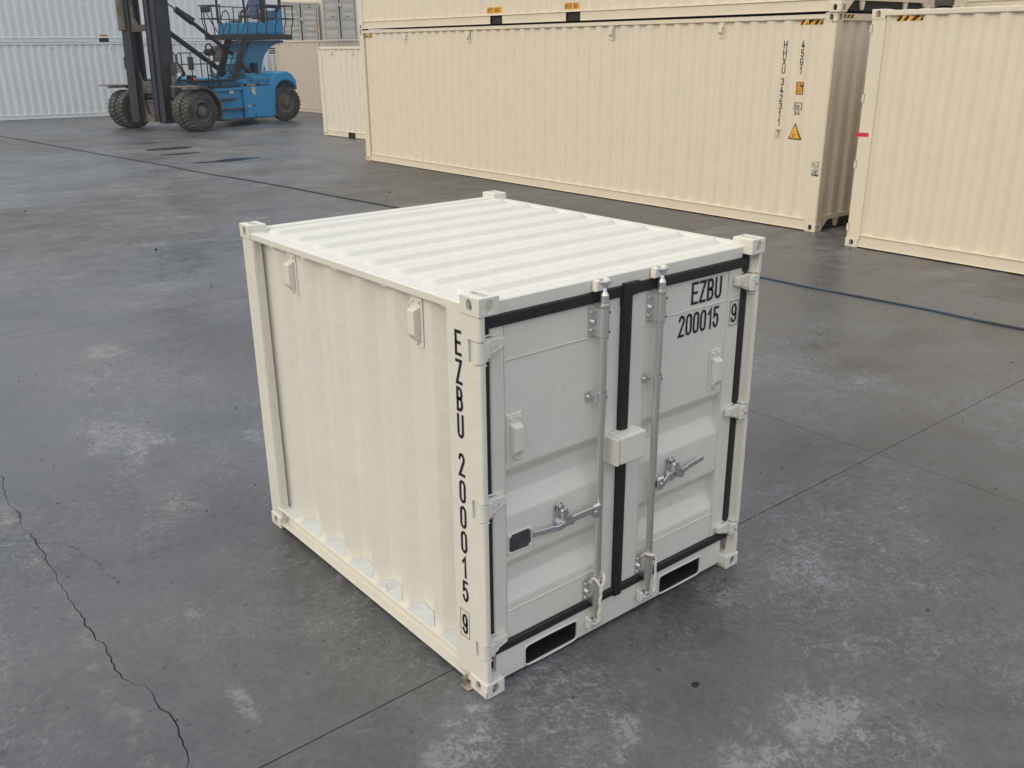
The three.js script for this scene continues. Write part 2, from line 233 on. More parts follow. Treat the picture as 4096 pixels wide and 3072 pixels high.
function concrete(x, z, B, out) {
  const far = z < -6.8, small = 0.5 * vn(x * 5, z * 5, 9) + 0.3 * vn(x * 11, z * 11, 10) + 0.2 * vn(x * 23, z * 23, 8) - 0.5, grit = vn(x * 130, z * 130, 13) - 0.5, grit2 = vn(x * 47, z * 47, 14) - 0.5, sp = hsh(x * 211, z * 211, 15) - 0.5;
  let v = 0.090 * (1 + 1.7 * B[2] + (far ? 0.62 : 0.42) * small + 0.26 * grit + 0.22 * grit2 + 0.16 * sp);
  const fq = sst(-4.5, -11, z);
  if (fq > 0) { // yard traffic: smeared dust and rubber, darker and paler by turns
    const s1 = 0.45 * vn(x * 1.1 + z * 0.5, z * 3.6 - x * 0.9, 171) + 0.3 * vn(x * 3.1 - z * 0.8, z * 6.5, 172) + 0.25 * vn(x * 9, z * 14, 175), s2 = 0.4 * vn(x * 8, z * 14, 173) + 0.35 * vn(x * 2.6, z * 4.5, 174) + 0.25 * vn(x * 21, z * 21, 176);
    v *= 1 + fq * (0.42 * (s1 - 0.5) + 0.55 * (s2 - 0.5)); v += fq * (0.050 * sst(0.60, 0.80, s2) * sst(0.42, 0.7, s1) + 0.012 * sst(0.58, 0.85, s1)); v *= 1 - 0.16 * fq * sst(0.40, 0.30, s1);
  }
  const fine = 0.42 * vn(x * 170, z * 170, 161) + 0.33 * vn(x * 74, z * 74, 162) + 0.25 * vn(x * 27, z * 27, 163), flake = sst(0.42, 0.62, fine);
  // curled rubbings of dust, thin as chalk lines, where the surface is worn
  const cl = B[11]; let sc = 0;
  if (cl > 0.01) { const ax = x + 0.05 * vn(x * 9, z * 9, 151), az = z + 0.05 * vn(x * 9, z * 9, 152), l1 = Math.abs(0.65 * vn(ax * 19, az * 23, 153) + 0.35 * vn(ax * 57, az * 57, 154) - 0.5), l2 = Math.abs(0.7 * vn((ax * 0.9 + az * 0.44) * 11, (az * 0.9 - ax * 0.44) * 44, 155) + 0.3 * vn(ax * 80, az * 80, 158) - 0.5); sc = cl * (0.78 * sst(0.05, 0.0, l1) * vn(x * 6, z * 6, 156) + 0.72 * sst(0.055, 0.0, l2) * vn(x * 4.5, z * 4.5, 157) + 0.13 * flake); }
  // dry scuffing: short light scratches, each in one of a few working directions
  for (let i = 0; i < 4; i++) {
    const m = B[5 + i]; if (m <= 0.01) continue; const [c, s, q] = DIRS[i];
    const a = (x * c + z * s), b = (-x * s + z * c) + 0.02 * vn(a * 5, q, 5); const st = 0.40 * vn(a * 15, b * 110, q + 1) + 0.30 * vn(a * 34, b * 190, q + 2) + 0.42 * vn(x * 33, z * 33, q + 3);
    sc += m * sst(0.60, 0.86, st) * (0.10 + 0.34 * flake);
  }
  if (z > -16 && x < 6) for (const [cx, cz, rx, rz, k] of PATCH) {
    const dx = (x - cx) / rx, dz = (z - cz) / rz, d2 = dx * dx + dz * dz; if (d2 > 3.2) continue;
    const e = Math.sqrt(d2) + 1.1 * (0.6 * vn(x * 6, z * 6, 91) + 0.4 * vn(x * 15, z * 15, 92) - 0.5), p = k * sst(1.25, 0.15, e); // dense in the middle, thinning to single flakes
    const th = 0.80 - 0.42 * p; sc += (0.20 + 0.42 * p) * sst(th - 0.09, th + 0.09, fine + 0.16 * (vn(x * 19, z * 19, 95) - 0.5)) + 0.14 * p;
  }
  v *= B[10]; sc = Math.min(1, sc); v = v + (0.34 - v) * sc * 0.62;
  // dirt trodden into hairline cracks, pale dust beside the broken joint
  if (x > -1.3 && x < 0.2 && z > -2.7 && z < -1.7) { let hair = 1; const q = 0.012 * (vn(x * 40, z * 40, 99) - 0.5); for (const l of [BRANCH, HAIR]) for (let i = 0; i + 1 < l.length; i++) hair = Math.min(hair, 0.45 + 0.55 * sst(0.0, l === BRANCH ? 0.009 : 0.006, Math.abs(segDist(x, z, l[i], l[i + 1]) + q))); v *= hair; }
  let ru = 0; if (z < -0.3 && z > -4 && Math.abs(x + 1.14) < 0.2) ru = sst(0.10, 0.01, Math.abs(x + 1.14 + 0.06 * (vn(z * 3, 1, 7) - 0.5))) * sst(0.48, 0.74, fbm(x * 16, z * 11, 45, 3)) * (0.25 + 0.9 * flake);
  v *= 1 - 0.20 * B[9]; v += ru * 0.05;
  if (hsh(Math.floor(x * 55), Math.floor(z * 55), 131) > 0.9982) v *= 0.6;
  out[3] = Math.min(1, Math.max(0, 0.36 + 0.55 * sc + 0.45 * dustiness(B) + 0.18 * small + 0.10 * grit2));
  const tint = B[3], dust = B[4];
  out[0] = v * (0.975 + 0.075 * tint + 0.11 * dust + 0.10 * ru); out[1] = v * (1 + 0.015 * tint + 0.03 * dust); out[2] = v * (1.03 - 0.085 * tint - 0.10 * dust - 0.08 * ru);
}
const enc = v => Math.round(255 * Math.min(1, Math.max(0, v <= 0.0031308 ? 12.92 * v : 1.055 * Math.pow(v, 1 / 2.4) - 0.055)));
const LUT = new Uint8Array(4097).map((_, i) => enc(i / 4096));
function zone(x0, x1, z0, z1, n) {
  const d = new Uint8Array(n * n * 4), b = new Uint8Array(n * n * 4), rg = new Uint8Array(n * n * 4), o = [0, 0, 0, 0], S = 8, cn = n / S + 2, F = new Float32Array(cn * cn * NF), B = new Float32Array(NF);
  for (let j = 0; j < cn; j++) for (let i = 0; i < cn; i++) broad(x0 + (i * S + 0.5) / n * (x1 - x0), z0 + (j * S + 0.5) / n * (z1 - z0), F, (j * cn + i) * NF);
  for (let j = 0; j < n; j++) for (let i = 0; i < n; i++) {
    const x = x0 + (i + 0.5) / n * (x1 - x0), z = z0 + (j + 0.5) / n * (z1 - z0), ci = i >> 3, cj = j >> 3, fx = (i & 7) / 8, fz = (j & 7) / 8, p = (cj * cn + ci) * NF, q = p + cn * NF;
    for (let m = 2; m < NF; m++) B[m] = (F[p + m] * (1 - fx) + F[p + NF + m] * fx) * (1 - fz) + (F[q + m] * (1 - fx) + F[q + NF + m] * fx) * fz;
    concrete(x, z, B, o); const k = (j * n + i) * 4;
    d[k] = LUT[Math.min(4096, o[0] * 4096 | 0)]; d[k + 1] = LUT[Math.min(4096, o[1] * 4096 | 0)]; d[k + 2] = LUT[Math.min(4096, o[2] * 4096 | 0)]; d[k + 3] = 255;
    const h = 128 + 70 * (vn(x * 45, z * 45, 201) - 0.5) + 80 * (vn(x * 14, z * 14, 202) - 0.5); b[k] = b[k + 1] = b[k + 2] = h; b[k + 3] = 255; rg[k] = rg[k + 1] = rg[k + 2] = o[3] * 255; rg[k + 3] = 255;
  }
  const mk = (q, s) => { const t = new THREE.DataTexture(q, n, n); t.wrapS = t.wrapT = THREE.RepeatWrapping; t.magFilter = THREE.LinearFilter; t.minFilter = THREE.LinearMipmapLinearFilter; t.generateMipmaps = true; t.anisotropy = 8; if (s) t.colorSpace = THREE.SRGBColorSpace; t.needsUpdate = true; return t; };
  return { x0, x1, z0, z1, m: new THREE.MeshPhysicalMaterial({ map: mk(d, true), bumpMap: mk(b), bumpScale: 0.0022, roughness: 1, roughnessMap: mk(rg), ior: 1.55 }) };
}
const ZN = [zone(-2.1, 7.9, -6.8, 3.2, 2048), zone(-1.1, 17.9, -26.4, -6.8, 1536), zone(-12, 52, -70, -6, 1024)];
console.log('ground textures done');
const ground = new THREE.Group(); ground.name = 'ground'; ground.userData = { kind: 'structure', label: 'grey concrete container yard cut into slabs by thin joints' }; scene.add(ground);
{
  const sub = new THREE.PlaneGeometry(700, 700).rotateX(-Math.PI / 2).translate(0, -0.007, 0); part('joint_filler', sub, plain(0.040, 0.038, 0.037, 0.95), ground);
  const CR = [[-1.045, -3.638], [-1.037, -3.585], [-1.067, -3.462], [-1.085, -3.288], [-1.097, -3.163], [-1.084, -3.107], [-1.072, -2.999], [-1.093, -2.922], [-1.104, -2.809], [-1.087, -2.734], [-1.086, -2.589], [-1.083, -2.465], [-1.093, -2.337], [-1.09, -2.167], [-1.103, -2.106], [-1.099, -1.999], [-1.107, -1.895], [-1.1, -1.832], [-1.097, -1.734], [-1.095, -1.67], [-1.11, -1.607], [-1.098, -1.523], [-1.106, -1.464], [-1.085, -1.426], [-1.096, -1.337], [-1.098, -1.231], [-1.107, -1.192], [-1.097, -1.146], [-1.101, -1.111], [-1.079, -1.049], [-1.042, -1.005], [-1.04, -.967], [-1.044, -.886], [-1.046, -.819], [-1.026, -.768], [-1.027, -.701], [-1.034, -.642], [-1.051, -.551], [-1.052, -.512], [-1.06, -.478], [-1.085, -.426]];
  const crack = [[-1.09, -6.796], [-1.07, -6.2], [-1.10, -5.7], [-1.06, -5.1], [-1.09, -4.6], [-1.05, -4.1], ...CR, [-1.07, -.254]];
  // finer jags between the surveyed points of the broken joint
  const jag = []; for (let i = 0; i < crack.length; i++) { jag.push(crack[i]); if (i + 1 < crack.length) { const a = crack[i], b = crack[i + 1], n = Math.max(1, Math.round(Math.hypot(b[0] - a[0], b[1] - a[1]) / 0.03)); for (let k = 1; k < n; k++) jag.push([a[0] + (b[0] - a[0]) * k / n + rr(-.006, .006), a[1] + (b[1] - a[1]) * k / n]); } }
  const gapAt = jag.map(p => 0.0007 + 0.0034 * Math.pow(vn(p[1] * 5, 3, 8), 1.5));
  const X = [-23.6, -19.1, -14.6, -10.1, -5.6, -1.09, 3.42, 7.9, 12.4, 16.9, 21.4, 25.9, 30.4, 34.9, 39.4, 43.9], Z = [-78, -71, -64.5, -58.4, -52, -45.6, -39.2, -32.8, -26.4, -19.85, -14.43, -6.8, -0.25, 6.3, 12.8, 19.3], g = 0.0024;
  for (let i = 0; i + 1 < X.length; i++) for (let j = 0; j + 1 < Z.length; j++) {
    const x0 = X[i] + g, x1 = X[i + 1] - g, z0 = Z[j] + g, z1 = Z[j + 1] - g;
    let pts = [[x0, z0], [x0, z1], [x1, z1], [x1, z0]];
    if (Z[j] === -6.8 && X[i] === -1.09) pts = [...jag.map((p, k) => [p[0] + gapAt[k], Math.max(z0, Math.min(z1, p[1]))]), [x1, z1], [x1, z0]];
    if (Z[j] === -6.8 && X[i + 1] === -1.09) pts = [[x0, z0], [x0, z1], ...jag.map((p, k) => [p[0] - gapAt[k], Math.max(z0, Math.min(z1, p[1]))]).reverse()];
    const q = x1 > -6 && x1 < 8 && z0 > -7 && z1 < 7 ? ZN[0] : x0 > -1.2 && x1 < 17 && z0 > -27 && z1 < -6 ? ZN[1] : ZN[2];
    const geo = clean(exXZ(pts, -0.12, 0)), P = geo.attributes.position, uv = new Float32Array(P.count * 2);
    for (let k = 0; k < P.count; k++) { uv[2 * k] = (P.getX(k) - q.x0) / (q.x1 - q.x0); uv[2 * k + 1] = (P.getZ(k) - q.z0) / (q.z1 - q.z0); }
    geo.setAttribute('uv', new THREE.BufferAttribute(uv, 2));
    const s = new THREE.Mesh(geo, q.m); s.name = 'concrete_slab'; s.receiveShadow = s.castShadow = true; ground.add(s);
  }
}
// ---------------------------------------------------------------- corner castings: hollow blocks with lifting holes
const evaluator = new Evaluator(); evaluator.useGroups = false; evaluator.attributes = ['position', 'normal'];
function cut(a, list) { let A = new Brush(clean(a)); A.updateMatrixWorld(); for (const g of list) { const B = new Brush(clean(g)); B.updateMatrixWorld(); A = evaluator.evaluate(A, B, SUBTRACTION); A.updateMatrixWorld(); } return A.geometry; }
// w x h x d block about the origin, outside faces towards (sx, sy, sz)
function castingGeo(w, h, d, sx, sy, sz, t, hw, hh, r) {
  const body = new RoundedBoxGeometry(w, h, d, 2, r), e = 0.02;
  const cav = new THREE.BoxGeometry(w - 2 * t, h - 2 * t, d - 2 * t);
  const hz = exXY(stadium(0, 0, hw, hh), 0, t + e).translate(0, 0, sz > 0 ? d / 2 - t - 0.004 : -d / 2 - e + 0.004);
  const hx = exZY(stadium(0, 0, hw, hh), 0, t + e).translate(sx > 0 ? w / 2 - t - 0.004 : -w / 2 - e + 0.004, 0, 0);
  const sl = exXZ(rrect(-hw * 0.42, hw * 0.42, -hh * 0.85, hh * 0.85, hw * 0.2), 0, t + e).translate(0, sy > 0 ? h / 2 - t - 0.004 : -h / 2 - e + 0.004, 0);
  return merged(cut(body, [cav, hz, hx, sl]));
}

// ---------------------------------------------------------------- the small white container in front
{
  const W = 1.637, L = 1.971, H = 1.690, cw = 0.094, ch = 0.070, cd = 0.113;
  const box = thing('storage_container', 'small off-white shipping container with double doors, EZBU 200015 9, standing on the open concrete', 'container');
  for (const sx of [-1, 1]) for (const sy of [-1, 1]) for (const sz of [-1, 1]) {
    const g = castingGeo(cw, ch, cd, sx, sy, sz, 0.014, 0.034, 0.050, 0.004);
    const c = part('corner_casting', g.clone().translate(sx > 0 ? W - cw / 2 : cw / 2, sy > 0 ? H - ch / 2 : ch / 2, sz > 0 ? -cd / 2 : -L + cd / 2), M.white, box);
    c.castShadow = true;
  }
  const HY = [[1.441, 1.530], [0.806, 0.888], [0.176, 0.250]]; // hinge openings in the front posts
  // front posts: side plate, rounded corner, front lip, channel behind it
  const y0 = 0.062, y1 = 1.622;
  const prof = s => { const m = (x, z) => [s < 0 ? x : W - x, z]; return [m(0.004, -0.20), ...arc(0.017, -0.017, 0.013, 0.013, 180, 90, 5).map(([x, z]) => m(x, z)), m(0.028, -0.004), m(0.031, -0.007), m(0.031, -0.046), m(0.040, -0.046), m(0.040, -0.056), m(0.012, -0.056), m(0.012, -0.20)]; };
  for (const s of [-1, 1]) {
    const xs = s < 0 ? [-0.02, 0.047] : [W - 0.047, W + 0.02];
    const cuts = HY.map(([a, b]) => new THREE.BoxGeometry(xs[1] - xs[0], b - a, 0.095).translate((xs[0] + xs[1]) / 2, (a + b) / 2, -0.073 + 0.0475));
    part('corner_post', cut(exXZ(prof(s), y0, y1), cuts), M.white, box);
    // backing plates seen through the openings, and capped ends of the channel
    const px = s < 0 ? 0.042 : W - 0.042;
    for (const [a, b] of HY) { part('hinge_recess', cb(s < 0 ? 0.014 : W - 0.018, s < 0 ? 0.018 : W - 0.014, a - 0.004, b + 0.004, -0.085, -0.050, 0.001), M.sealant, box); }
    const caps = []; for (const [a, b] of HY) for (const y of [a - 0.006, b + 0.001]) caps.push(s < 0 ? cb(0.012, 0.040, y, y + 0.005, -0.052, -0.008, 0.001) : cb(W - 0.048, W - 0.012, y, y + 0.005, -0.052, -0.012, 0.001));
    each('channel_cap', caps, M.white, box);
  }
  // rear posts
  for (const s of [-1, 1]) {
    const m = (x, z) => [s < 0 ? x : W - x, z];
    part('corner_post', exXZ([m(0.006, -L + 0.008), m(0.006, -1.847), m(0.05, -1.842), m(0.05, -1.838), m(0.012, -1.842 + 0.0), m(0.012, -L + 0.02), m(0.12, -L + 0.02), m(0.12, -L + 0.008)].filter((_, i) => i !== 3), y0, y1, 0), M.white, box);
  }
  // corrugated sides: troughs 258 mm apart
  const flat = 0.063, slope = 0.056, inner = 0.083, pitch = 0.258, dep = 0.036, zs = -1.637 - 2 * pitch;
  const pr = z => { let q = ((z - zs) % pitch + pitch) % pitch; return q < slope ? dep * q / slope : q < slope + inner ? dep : q < 2 * slope + inner ? dep * (1 - (q - slope - inner) / slope) : 0; };
  const brk = []; for (let k = 0; k < 10; k++) for (const o of [0, slope, slope + inner, 2 * slope + inner]) { const z = zs + k * pitch + o; if (z > -1.86 && z < -0.19) brk.push(z); }
  const zv = []; for (const z of [-1.86, ...brk, -0.19]) zv.push(z - 0.004, z + 0.004);
  for (const s of [-1, 1]) part('side_panel', sheet(zv.length - 1, 12, (i, j) => { const z = zv[i], a = pr(z) + 0.0012 * (vn(z * 5, j * 0.7, 4) - 0.5); return [s < 0 ? 0.034 + a : W - 0.034 - a, 0.128 + (1.622 - 0.128) * j / 12, z]; }), M.white, box);
  part('end_panel', sheet(80, 1, (i, j) => { const q = i / 80 * (W - 0.22); const m = (q % 0.2) / 0.2; return [0.11 + q, 0.12 + 1.5 * j, -L + 0.03 + 0.03 * (m < .25 ? 0 : m < .45 ? (m - .25) / .2 : m < .75 ? 1 : (1 - m) / .25)]; }), M.white, box);
  each('end_rail', [cb(0.09, W - 0.09, 0.018, 0.14, -L + 0.01, -L + 0.07), cb(0.09, W - 0.09, 1.60, 1.66, -L + 0.01, -L + 0.07)], M.white, box);
  for (const s of [-1, 1]) {
    const m = x => s < 0 ? x : W - x, B = (a, b, y0, y1, z0, z1, c) => cb(m(a), m(b), y0, y1, z0, z1, c);
    part('top_side_rail', B(0.006, 0.062, 1.618, 1.654, -L + 0.10, -0.11, 0.005), M.white, box);
    part('bottom_side_rail', [B(0.002, 0.075, 0.121, 0.127, -L + 0.085, -0.197, 0.001), B(0.044, 0.05, 0.03, 0.122, -L + 0.085, -0.11, 0.001), B(0.006, 0.05, 0.024, 0.030, -L + 0.10, -0.112, 0.001)], M.white, box);
    // sealing compound along the foot of each trough, brushed up in a wavy line
    const fill = []; for (let k = 0; k < 10; k++) { const a = zs + k * pitch, b = a + 2 * slope + inner; if (b < -1.80 || a > -0.22) continue; const u0 = Math.max(a, -1.845), u1 = Math.min(b, -0.207); const n = 12; fill.push(sheet(n, 1, (i, j) => { const z = u0 + (u1 - u0) * i / n, c = pr(z), ht = j ? 0.004 + 0.028 * Math.pow(Math.sin(Math.PI * Math.min(1, (i + 0.6) / (n + 0.2))), 0.6) * (0.75 + 0.4 * vn(z * 22, k, 6)) : 0; return [m(0.034 + c - 0.0025), 0.1285 + ht, z]; }), sheet(n, 1, (i, j) => { const z = u0 + (u1 - u0) * i / n; return [m(j ? 0.034 + pr(z) : 0.012 + 0.004 * vn(z * 30, k, 9)), 0.1278, z]; })); }
    for (let k = 0; k < fill.length; k += 2) part('sealant_bead', [fill[k], fill[k + 1]], M.sealant, box);
    const drip = []; for (let k = 0; k < 5; k++) { const z = -L + 0.28 + k * 0.36 + rr(-.08, .08); drip.push(at(new THREE.SphereGeometry(0.003, 6, 4).scale(0.6, 0.8, rr(5, 11)), m(0.008), 1.6175, z)); }
    part('weld_bead', drip, M.white, box).userData.kind = 'stuff';
  }
  part('weld_seam', tube(Array.from({ length: 30 }, (_, i) => [0.0335 + pr(-1.209) - 0.0012, 0.14 + 1.47 * i / 29, -1.209 + rr(-.0022, .0022)]), 0.0022, 90, 5), M.white, box);
  part('drain_spigot', [cyl([0.022, 0.127, -0.79], [0.022, 0.165, -0.79], 0.006), cyl([0.022, 0.127, -0.79], [0.022, 0.133, -0.79], 0.014)], M.white, box);
  part('floor', cb(0.05, W - 0.05, 0.075, 0.11, -L + 0.07, -0.10, 0.002), M.darkFloor, box);
  each('cross_member', [-1.6, -1.25, -0.9, -0.55].map(z => cb(0.05, W - 0.05, 0.03, 0.075, z - 0.02, z + 0.02, 0.002)), M.white, box);
  // roof: one sheet with eight pressed ribs, rounded at both ends
  const ribs = [-1.795, -1.572, -1.350, -1.125, -0.903, -0.678, -0.452, -0.235];
  const ry = (x, z) => { let h = 0; for (const c of ribs) { const d = Math.abs(z - c); if (d > 0.08) continue; const e = Math.max(0, 0.125 - x, x - (W - 0.125)); const q = Math.hypot(d, e * (e > 0 ? 1 : 0)); h = Math.max(h, 0.022 * sst(0.052, 0.037, q)); } return 1.6455 + h + 0.0022 * (fbm(x * 2.2, z * 2.2, 51, 3) - 0.5); };
  const nx = 150, nz = 330; part('roof_panel', sheet(nx, nz, (i, j) => { const x = 0.03 + (W - 0.06) * i / nx, z = -L + 0.04 + (L - 0.12) * j / nz; return [x, ry(x, z), z]; }), M.white, box);
  // header over the doors and its weld to the roof
  part('door_header', [cb(cw - 0.004, W - cw + 0.004, 1.600, 1.6545, -0.115, -0.052, 0.004), cb(0.05, W - 0.05, 1.590, 1.602, -0.115, -0.06, 0.002)], M.white, box);
  { const b = []; for (let x = cw + 0.06; x < W - cw - 0.03; x += rr(0.012, 0.05)) if (rnd() > 0.25) b.push(at(new THREE.SphereGeometry(0.0042, 6, 4).scale(rr(1.6, 4.5), 0.55, 0.8), x, 1.6545, -0.104 + rr(-.003, .003))); part('weld_bead', b, M.white, box).userData.kind = 'stuff'; }
  { const b = []; for (let z = -L + 0.14; z < -0.14; z += rr(0.02, 0.07)) b.push(at(new THREE.SphereGeometry(0.004, 6, 4).scale(0.9, 0.5, rr(2, 6)), 0.058 + rr(-.002, .002), 1.654, z)); part('weld_bead', b, M.white, box).userData.kind = 'stuff'; }
  // sill with fork pockets
  const FP = [[0.246, 0.547], [1.088, 1.389]];
  part('door_sill', exXY([[cw - 0.004, 0.018], [W - cw + 0.004, 0.018], [W - cw + 0.004, 0.152], [cw - 0.004, 0.152]], -0.072, -0.050, 0.002, FP.map(([a, b]) => rrect(a, b, 0.0205, 0.117, 0.016).reverse())), M.white, box);
  for (const [a, b] of FP) {
    const rim = stadium(0, 0, 1, 1).length && rrect(a - 0.002, b + 0.002, 0.022, 0.118, 0.017, 4); rim.push(rim[0]);
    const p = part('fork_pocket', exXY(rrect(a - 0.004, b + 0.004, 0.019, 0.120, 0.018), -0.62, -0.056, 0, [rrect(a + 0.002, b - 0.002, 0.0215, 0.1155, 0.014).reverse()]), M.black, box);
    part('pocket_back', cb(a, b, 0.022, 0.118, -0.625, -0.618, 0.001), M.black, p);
    part('pocket_rim', tube(rim.map(([x, y], i) => [x, y + rr(-.0012, .0012), -0.0495]), 0.0042, 120, 6), M.white, p);
  }

  // doors
  const dz = -0.058, DY = [0.188, 1.560];
  const yk = [[0.188, 0], [0.360, 0], [0.443, 1], [0.510, 1], [0.558, 0], [0.760, 0], [0.845, 1], [0.918, 1], [0.968, 0], [1.560, 0]];
  const yv = []; for (const [y, k] of yk) { if (y === 0.188 || y === 1.56) { yv.push([y, k]); continue; } const i = yk.findIndex(q => q[0] === y), a = yk[i - 1], b = yk[i + 1], e = 0.008; yv.push([y - e, k + (a[1] - k) * e / (y - a[0])], [y, k + ((a[1] - k) * e / (y - a[0]) + (b[1] - k) * e / (b[0] - y)) * 0.3], [y + e, k + (b[1] - k) * e / (b[0] - y)]); }
  const DEP = 0.036, pz = y => { for (let i = 0; i + 1 < yv.length; i++) if (y <= yv[i + 1][0]) { const [a, k] = yv[i], [b, q] = yv[i + 1]; return dz - 0.003 - DEP * (k + (q - k) * (y - a) / (b - a)); } return dz - 0.003; };
  function vent(cx, cy, parent, side) { // square-louvred ventilator: plate, hood, rivets
    const w = 0.078, h = 0.200; const F = side ? (x, y, z) => [0.034 - z - 0.001, cy + y, cx + x] : (x, y, z) => [cx + x, cy + y, dz - 0.003 + z];
    const B = (x0, x1, y0, y1, z0, z1, b) => { const a = F(x0, y0, z0), c = F(x1, y1, z1); return cb(a[0], c[0], a[1], c[1], a[2], c[2], b); };
    const v = part('vent', B(-w / 2, w / 2, -h / 2, h / 2, 0, 0.006, 0.003), M.white, parent);
    const hood = exXY(rrect(-0.026, 0.026, -0.052, 0.062, 0.004), 0, 0.030, 0.004); const P = hood.attributes.position; for (let i = 0; i < P.count; i++) { const zz = P.getZ(i) / 0.030, y = P.getY(i); P.setY(i, y > 0 ? y - 0.012 * zz : y); P.setX(i, P.getX(i) * (1 - 0.12 * zz)); }
    const chin = exZY([[0, -0.080], [0.006, -0.080], [0.030, -0.050], [0.030, -0.046], [0, -0.046]].map(([z, y]) => [z, y]), -0.024, 0.024, 0.001);
    const map = g => { const q = g.attributes.position; for (let i = 0; i < q.count; i++) { const r = F(q.getX(i), q.getY(i), q.getZ(i) + 0.006); q.setXYZ(i, ...r); } const n = clean(g); n.deleteAttribute('normal'); n.computeVertexNormals(); return n; };
    part('vent_hood', [map(hood), map(chin)], M.white, v);
    const lv = []; for (let k = 0; k < 4; k++) lv.push(map(new THREE.BoxGeometry(0.040, 0.0016, 0.004).rotateX(0.3).translate(0, -0.055 - k * 0.0058, 0.0235 - k * 0.0048)));
    part('vent_grille', lv, plain(0.16, 0.15, 0.13, 0.8), v);
    each('rivet', [[-0.022, 0.082], [0.022, 0.082], [0, -0.086]].map(([x, y]) => map(at(new THREE.SphereGeometry(0.0085, 8, 6), x, y, 0.001))), M.white, v);
    return v;
  }
  const bars = [0.635, 0.968], doors = [];
  for (const s of [0, 1]) {
    const X0 = s ? 0.812 : 0.0925, X1 = s ? 1.560 : 0.770, a = s ? 0.925 : 0.158, b = s ? 1.468 : 0.692, ux = s ? -1 : 1;
    const door = part('door', [cb(X0, a, ...DY, dz - 0.045, dz, 0.004), cb(b, X1, ...DY, dz - 0.045, dz, 0.004)], M.white, box); doors.push(door);
    door.userData.label = s ? 'door leaf bearing the number EZBU 200015 9' : 'door leaf bearing the data plate';
    part('door_panel', sheet(8, yv.length - 1, (i, j) => [a + (b - a) * i / 8, yv[j][0], dz - 0.003 - DEP * yv[j][1] + 0.0009 * (vn(i * 0.8, j * 0.6, 15 + s) - 0.5)]), M.white, door);
    const line = (p, q, r = 0.0032) => tube(Array.from({ length: 12 }, (_, i) => p.map((v, k) => v + (q[k] - v) * i / 11 + rr(-.0007, .0007))), r, 30, 5);
    each('weld_bead', [line([a, 1.416, dz - 0.002], [b, 1.416, dz - 0.002]), line([a, 0.324, dz - 0.002], [b, 0.324, dz - 0.002]), line([s ? b : a, DY[0], dz - 0.001], [s ? b : a, DY[1], dz - 0.001], 0.0022), line([s ? a : b, DY[0], dz - 0.001], [s ? a : b, DY[1], dz - 0.001], 0.0022)], M.white, door);
    // hinges: tapering blade, barrel in the post opening, grease nipple
    HY.forEach(([h0, h1]) => {
      const q = x => s ? W - x : x, mid = (h0 + h1) / 2, hh = h1 - h0 - 0.006;
      const outl = [[0.030, mid - hh / 2], [0.060, mid - hh / 2 + 0.004], [0.100, mid - 0.004 - hh * 0.18], [0.134, mid - 0.006], [0.138, mid - 0.002], [0.139, mid + hh * 0.36], [0.136, mid + hh * 0.42], [0.060, mid + hh / 2 - 0.002], [0.030, mid + hh / 2]].map(([x, y]) => [q(x), y]);
      const hg = part('hinge', [exXY(s ? outl.reverse() : outl, dz + 0.001, dz + 0.028, 0.004), cyl([q(0.022), h0 + 0.004, -0.030], [q(0.022), h1 - 0.004, -0.030], 0.0235, 0.0235, 20), s ? cb(q(0.062), q(0.022), h0 + 0.006, h1 - 0.006, -0.030, -0.008, 0.004) : cb(q(0.022), q(0.062), h0 + 0.006, h1 - 0.006, -0.046, -0.014, 0.004)], M.white, door);
      const em = [[0.052, mid - hh * 0.34], [0.092, mid - 0.004 - hh * 0.10], [0.128, mid + 0.004], [0.128, mid + hh * 0.32], [0.056, mid + hh * 0.36]].map(([x, y]) => [q(x), y, dz + 0.0285]);
      part('hinge_rib', pipe([em[4], em[0], em[1], em[2]], 0.0026, 5), M.white, hg);
      part('hinge_weld', tube([[q(0.062), mid + hh / 2 + 0.002, dz + 0.002], [q(0.085), mid + hh / 2 + 0.004, dz + 0.003], [q(0.110), mid + hh * 0.47, dz + 0.002], [q(0.139), mid + hh * 0.43, dz + 0.002], [q(0.143), mid + hh * 0.2, dz + 0.001]], 0.0042, 24, 6), M.white, hg);
      each('hinge_boss', [at(new THREE.TorusGeometry(0.0068, 0.0016, 5, 14), q(0.104), mid + 0.008, dz + 0.0285), at(new THREE.CylinderGeometry(0.003, 0.003, 0.004, 8).rotateX(Math.PI / 2), q(0.104), mid + 0.008, dz + 0.0295), at(new THREE.TorusGeometry(0.014, 0.0022, 5, 16, Math.PI * 1.2).rotateZ(-2), q(0.062), mid + 0.004, s ? -0.0075 : -0.0135)], M.white, hg);
      part('grease_nipple', s ? cyl([q(0.036), mid - 0.004, -0.008], [q(0.034), mid - 0.004, 0.002], 0.0045, 0.003, 8) : cyl([q(0.048), mid - 0.026, -0.02], [q(0.052), mid - 0.028, -0.008], 0.0045, 0.003, 8), M.brass, hg);
    });
    // locking bar, its guides and cams
    const bx = bars[s], bz = -0.020;
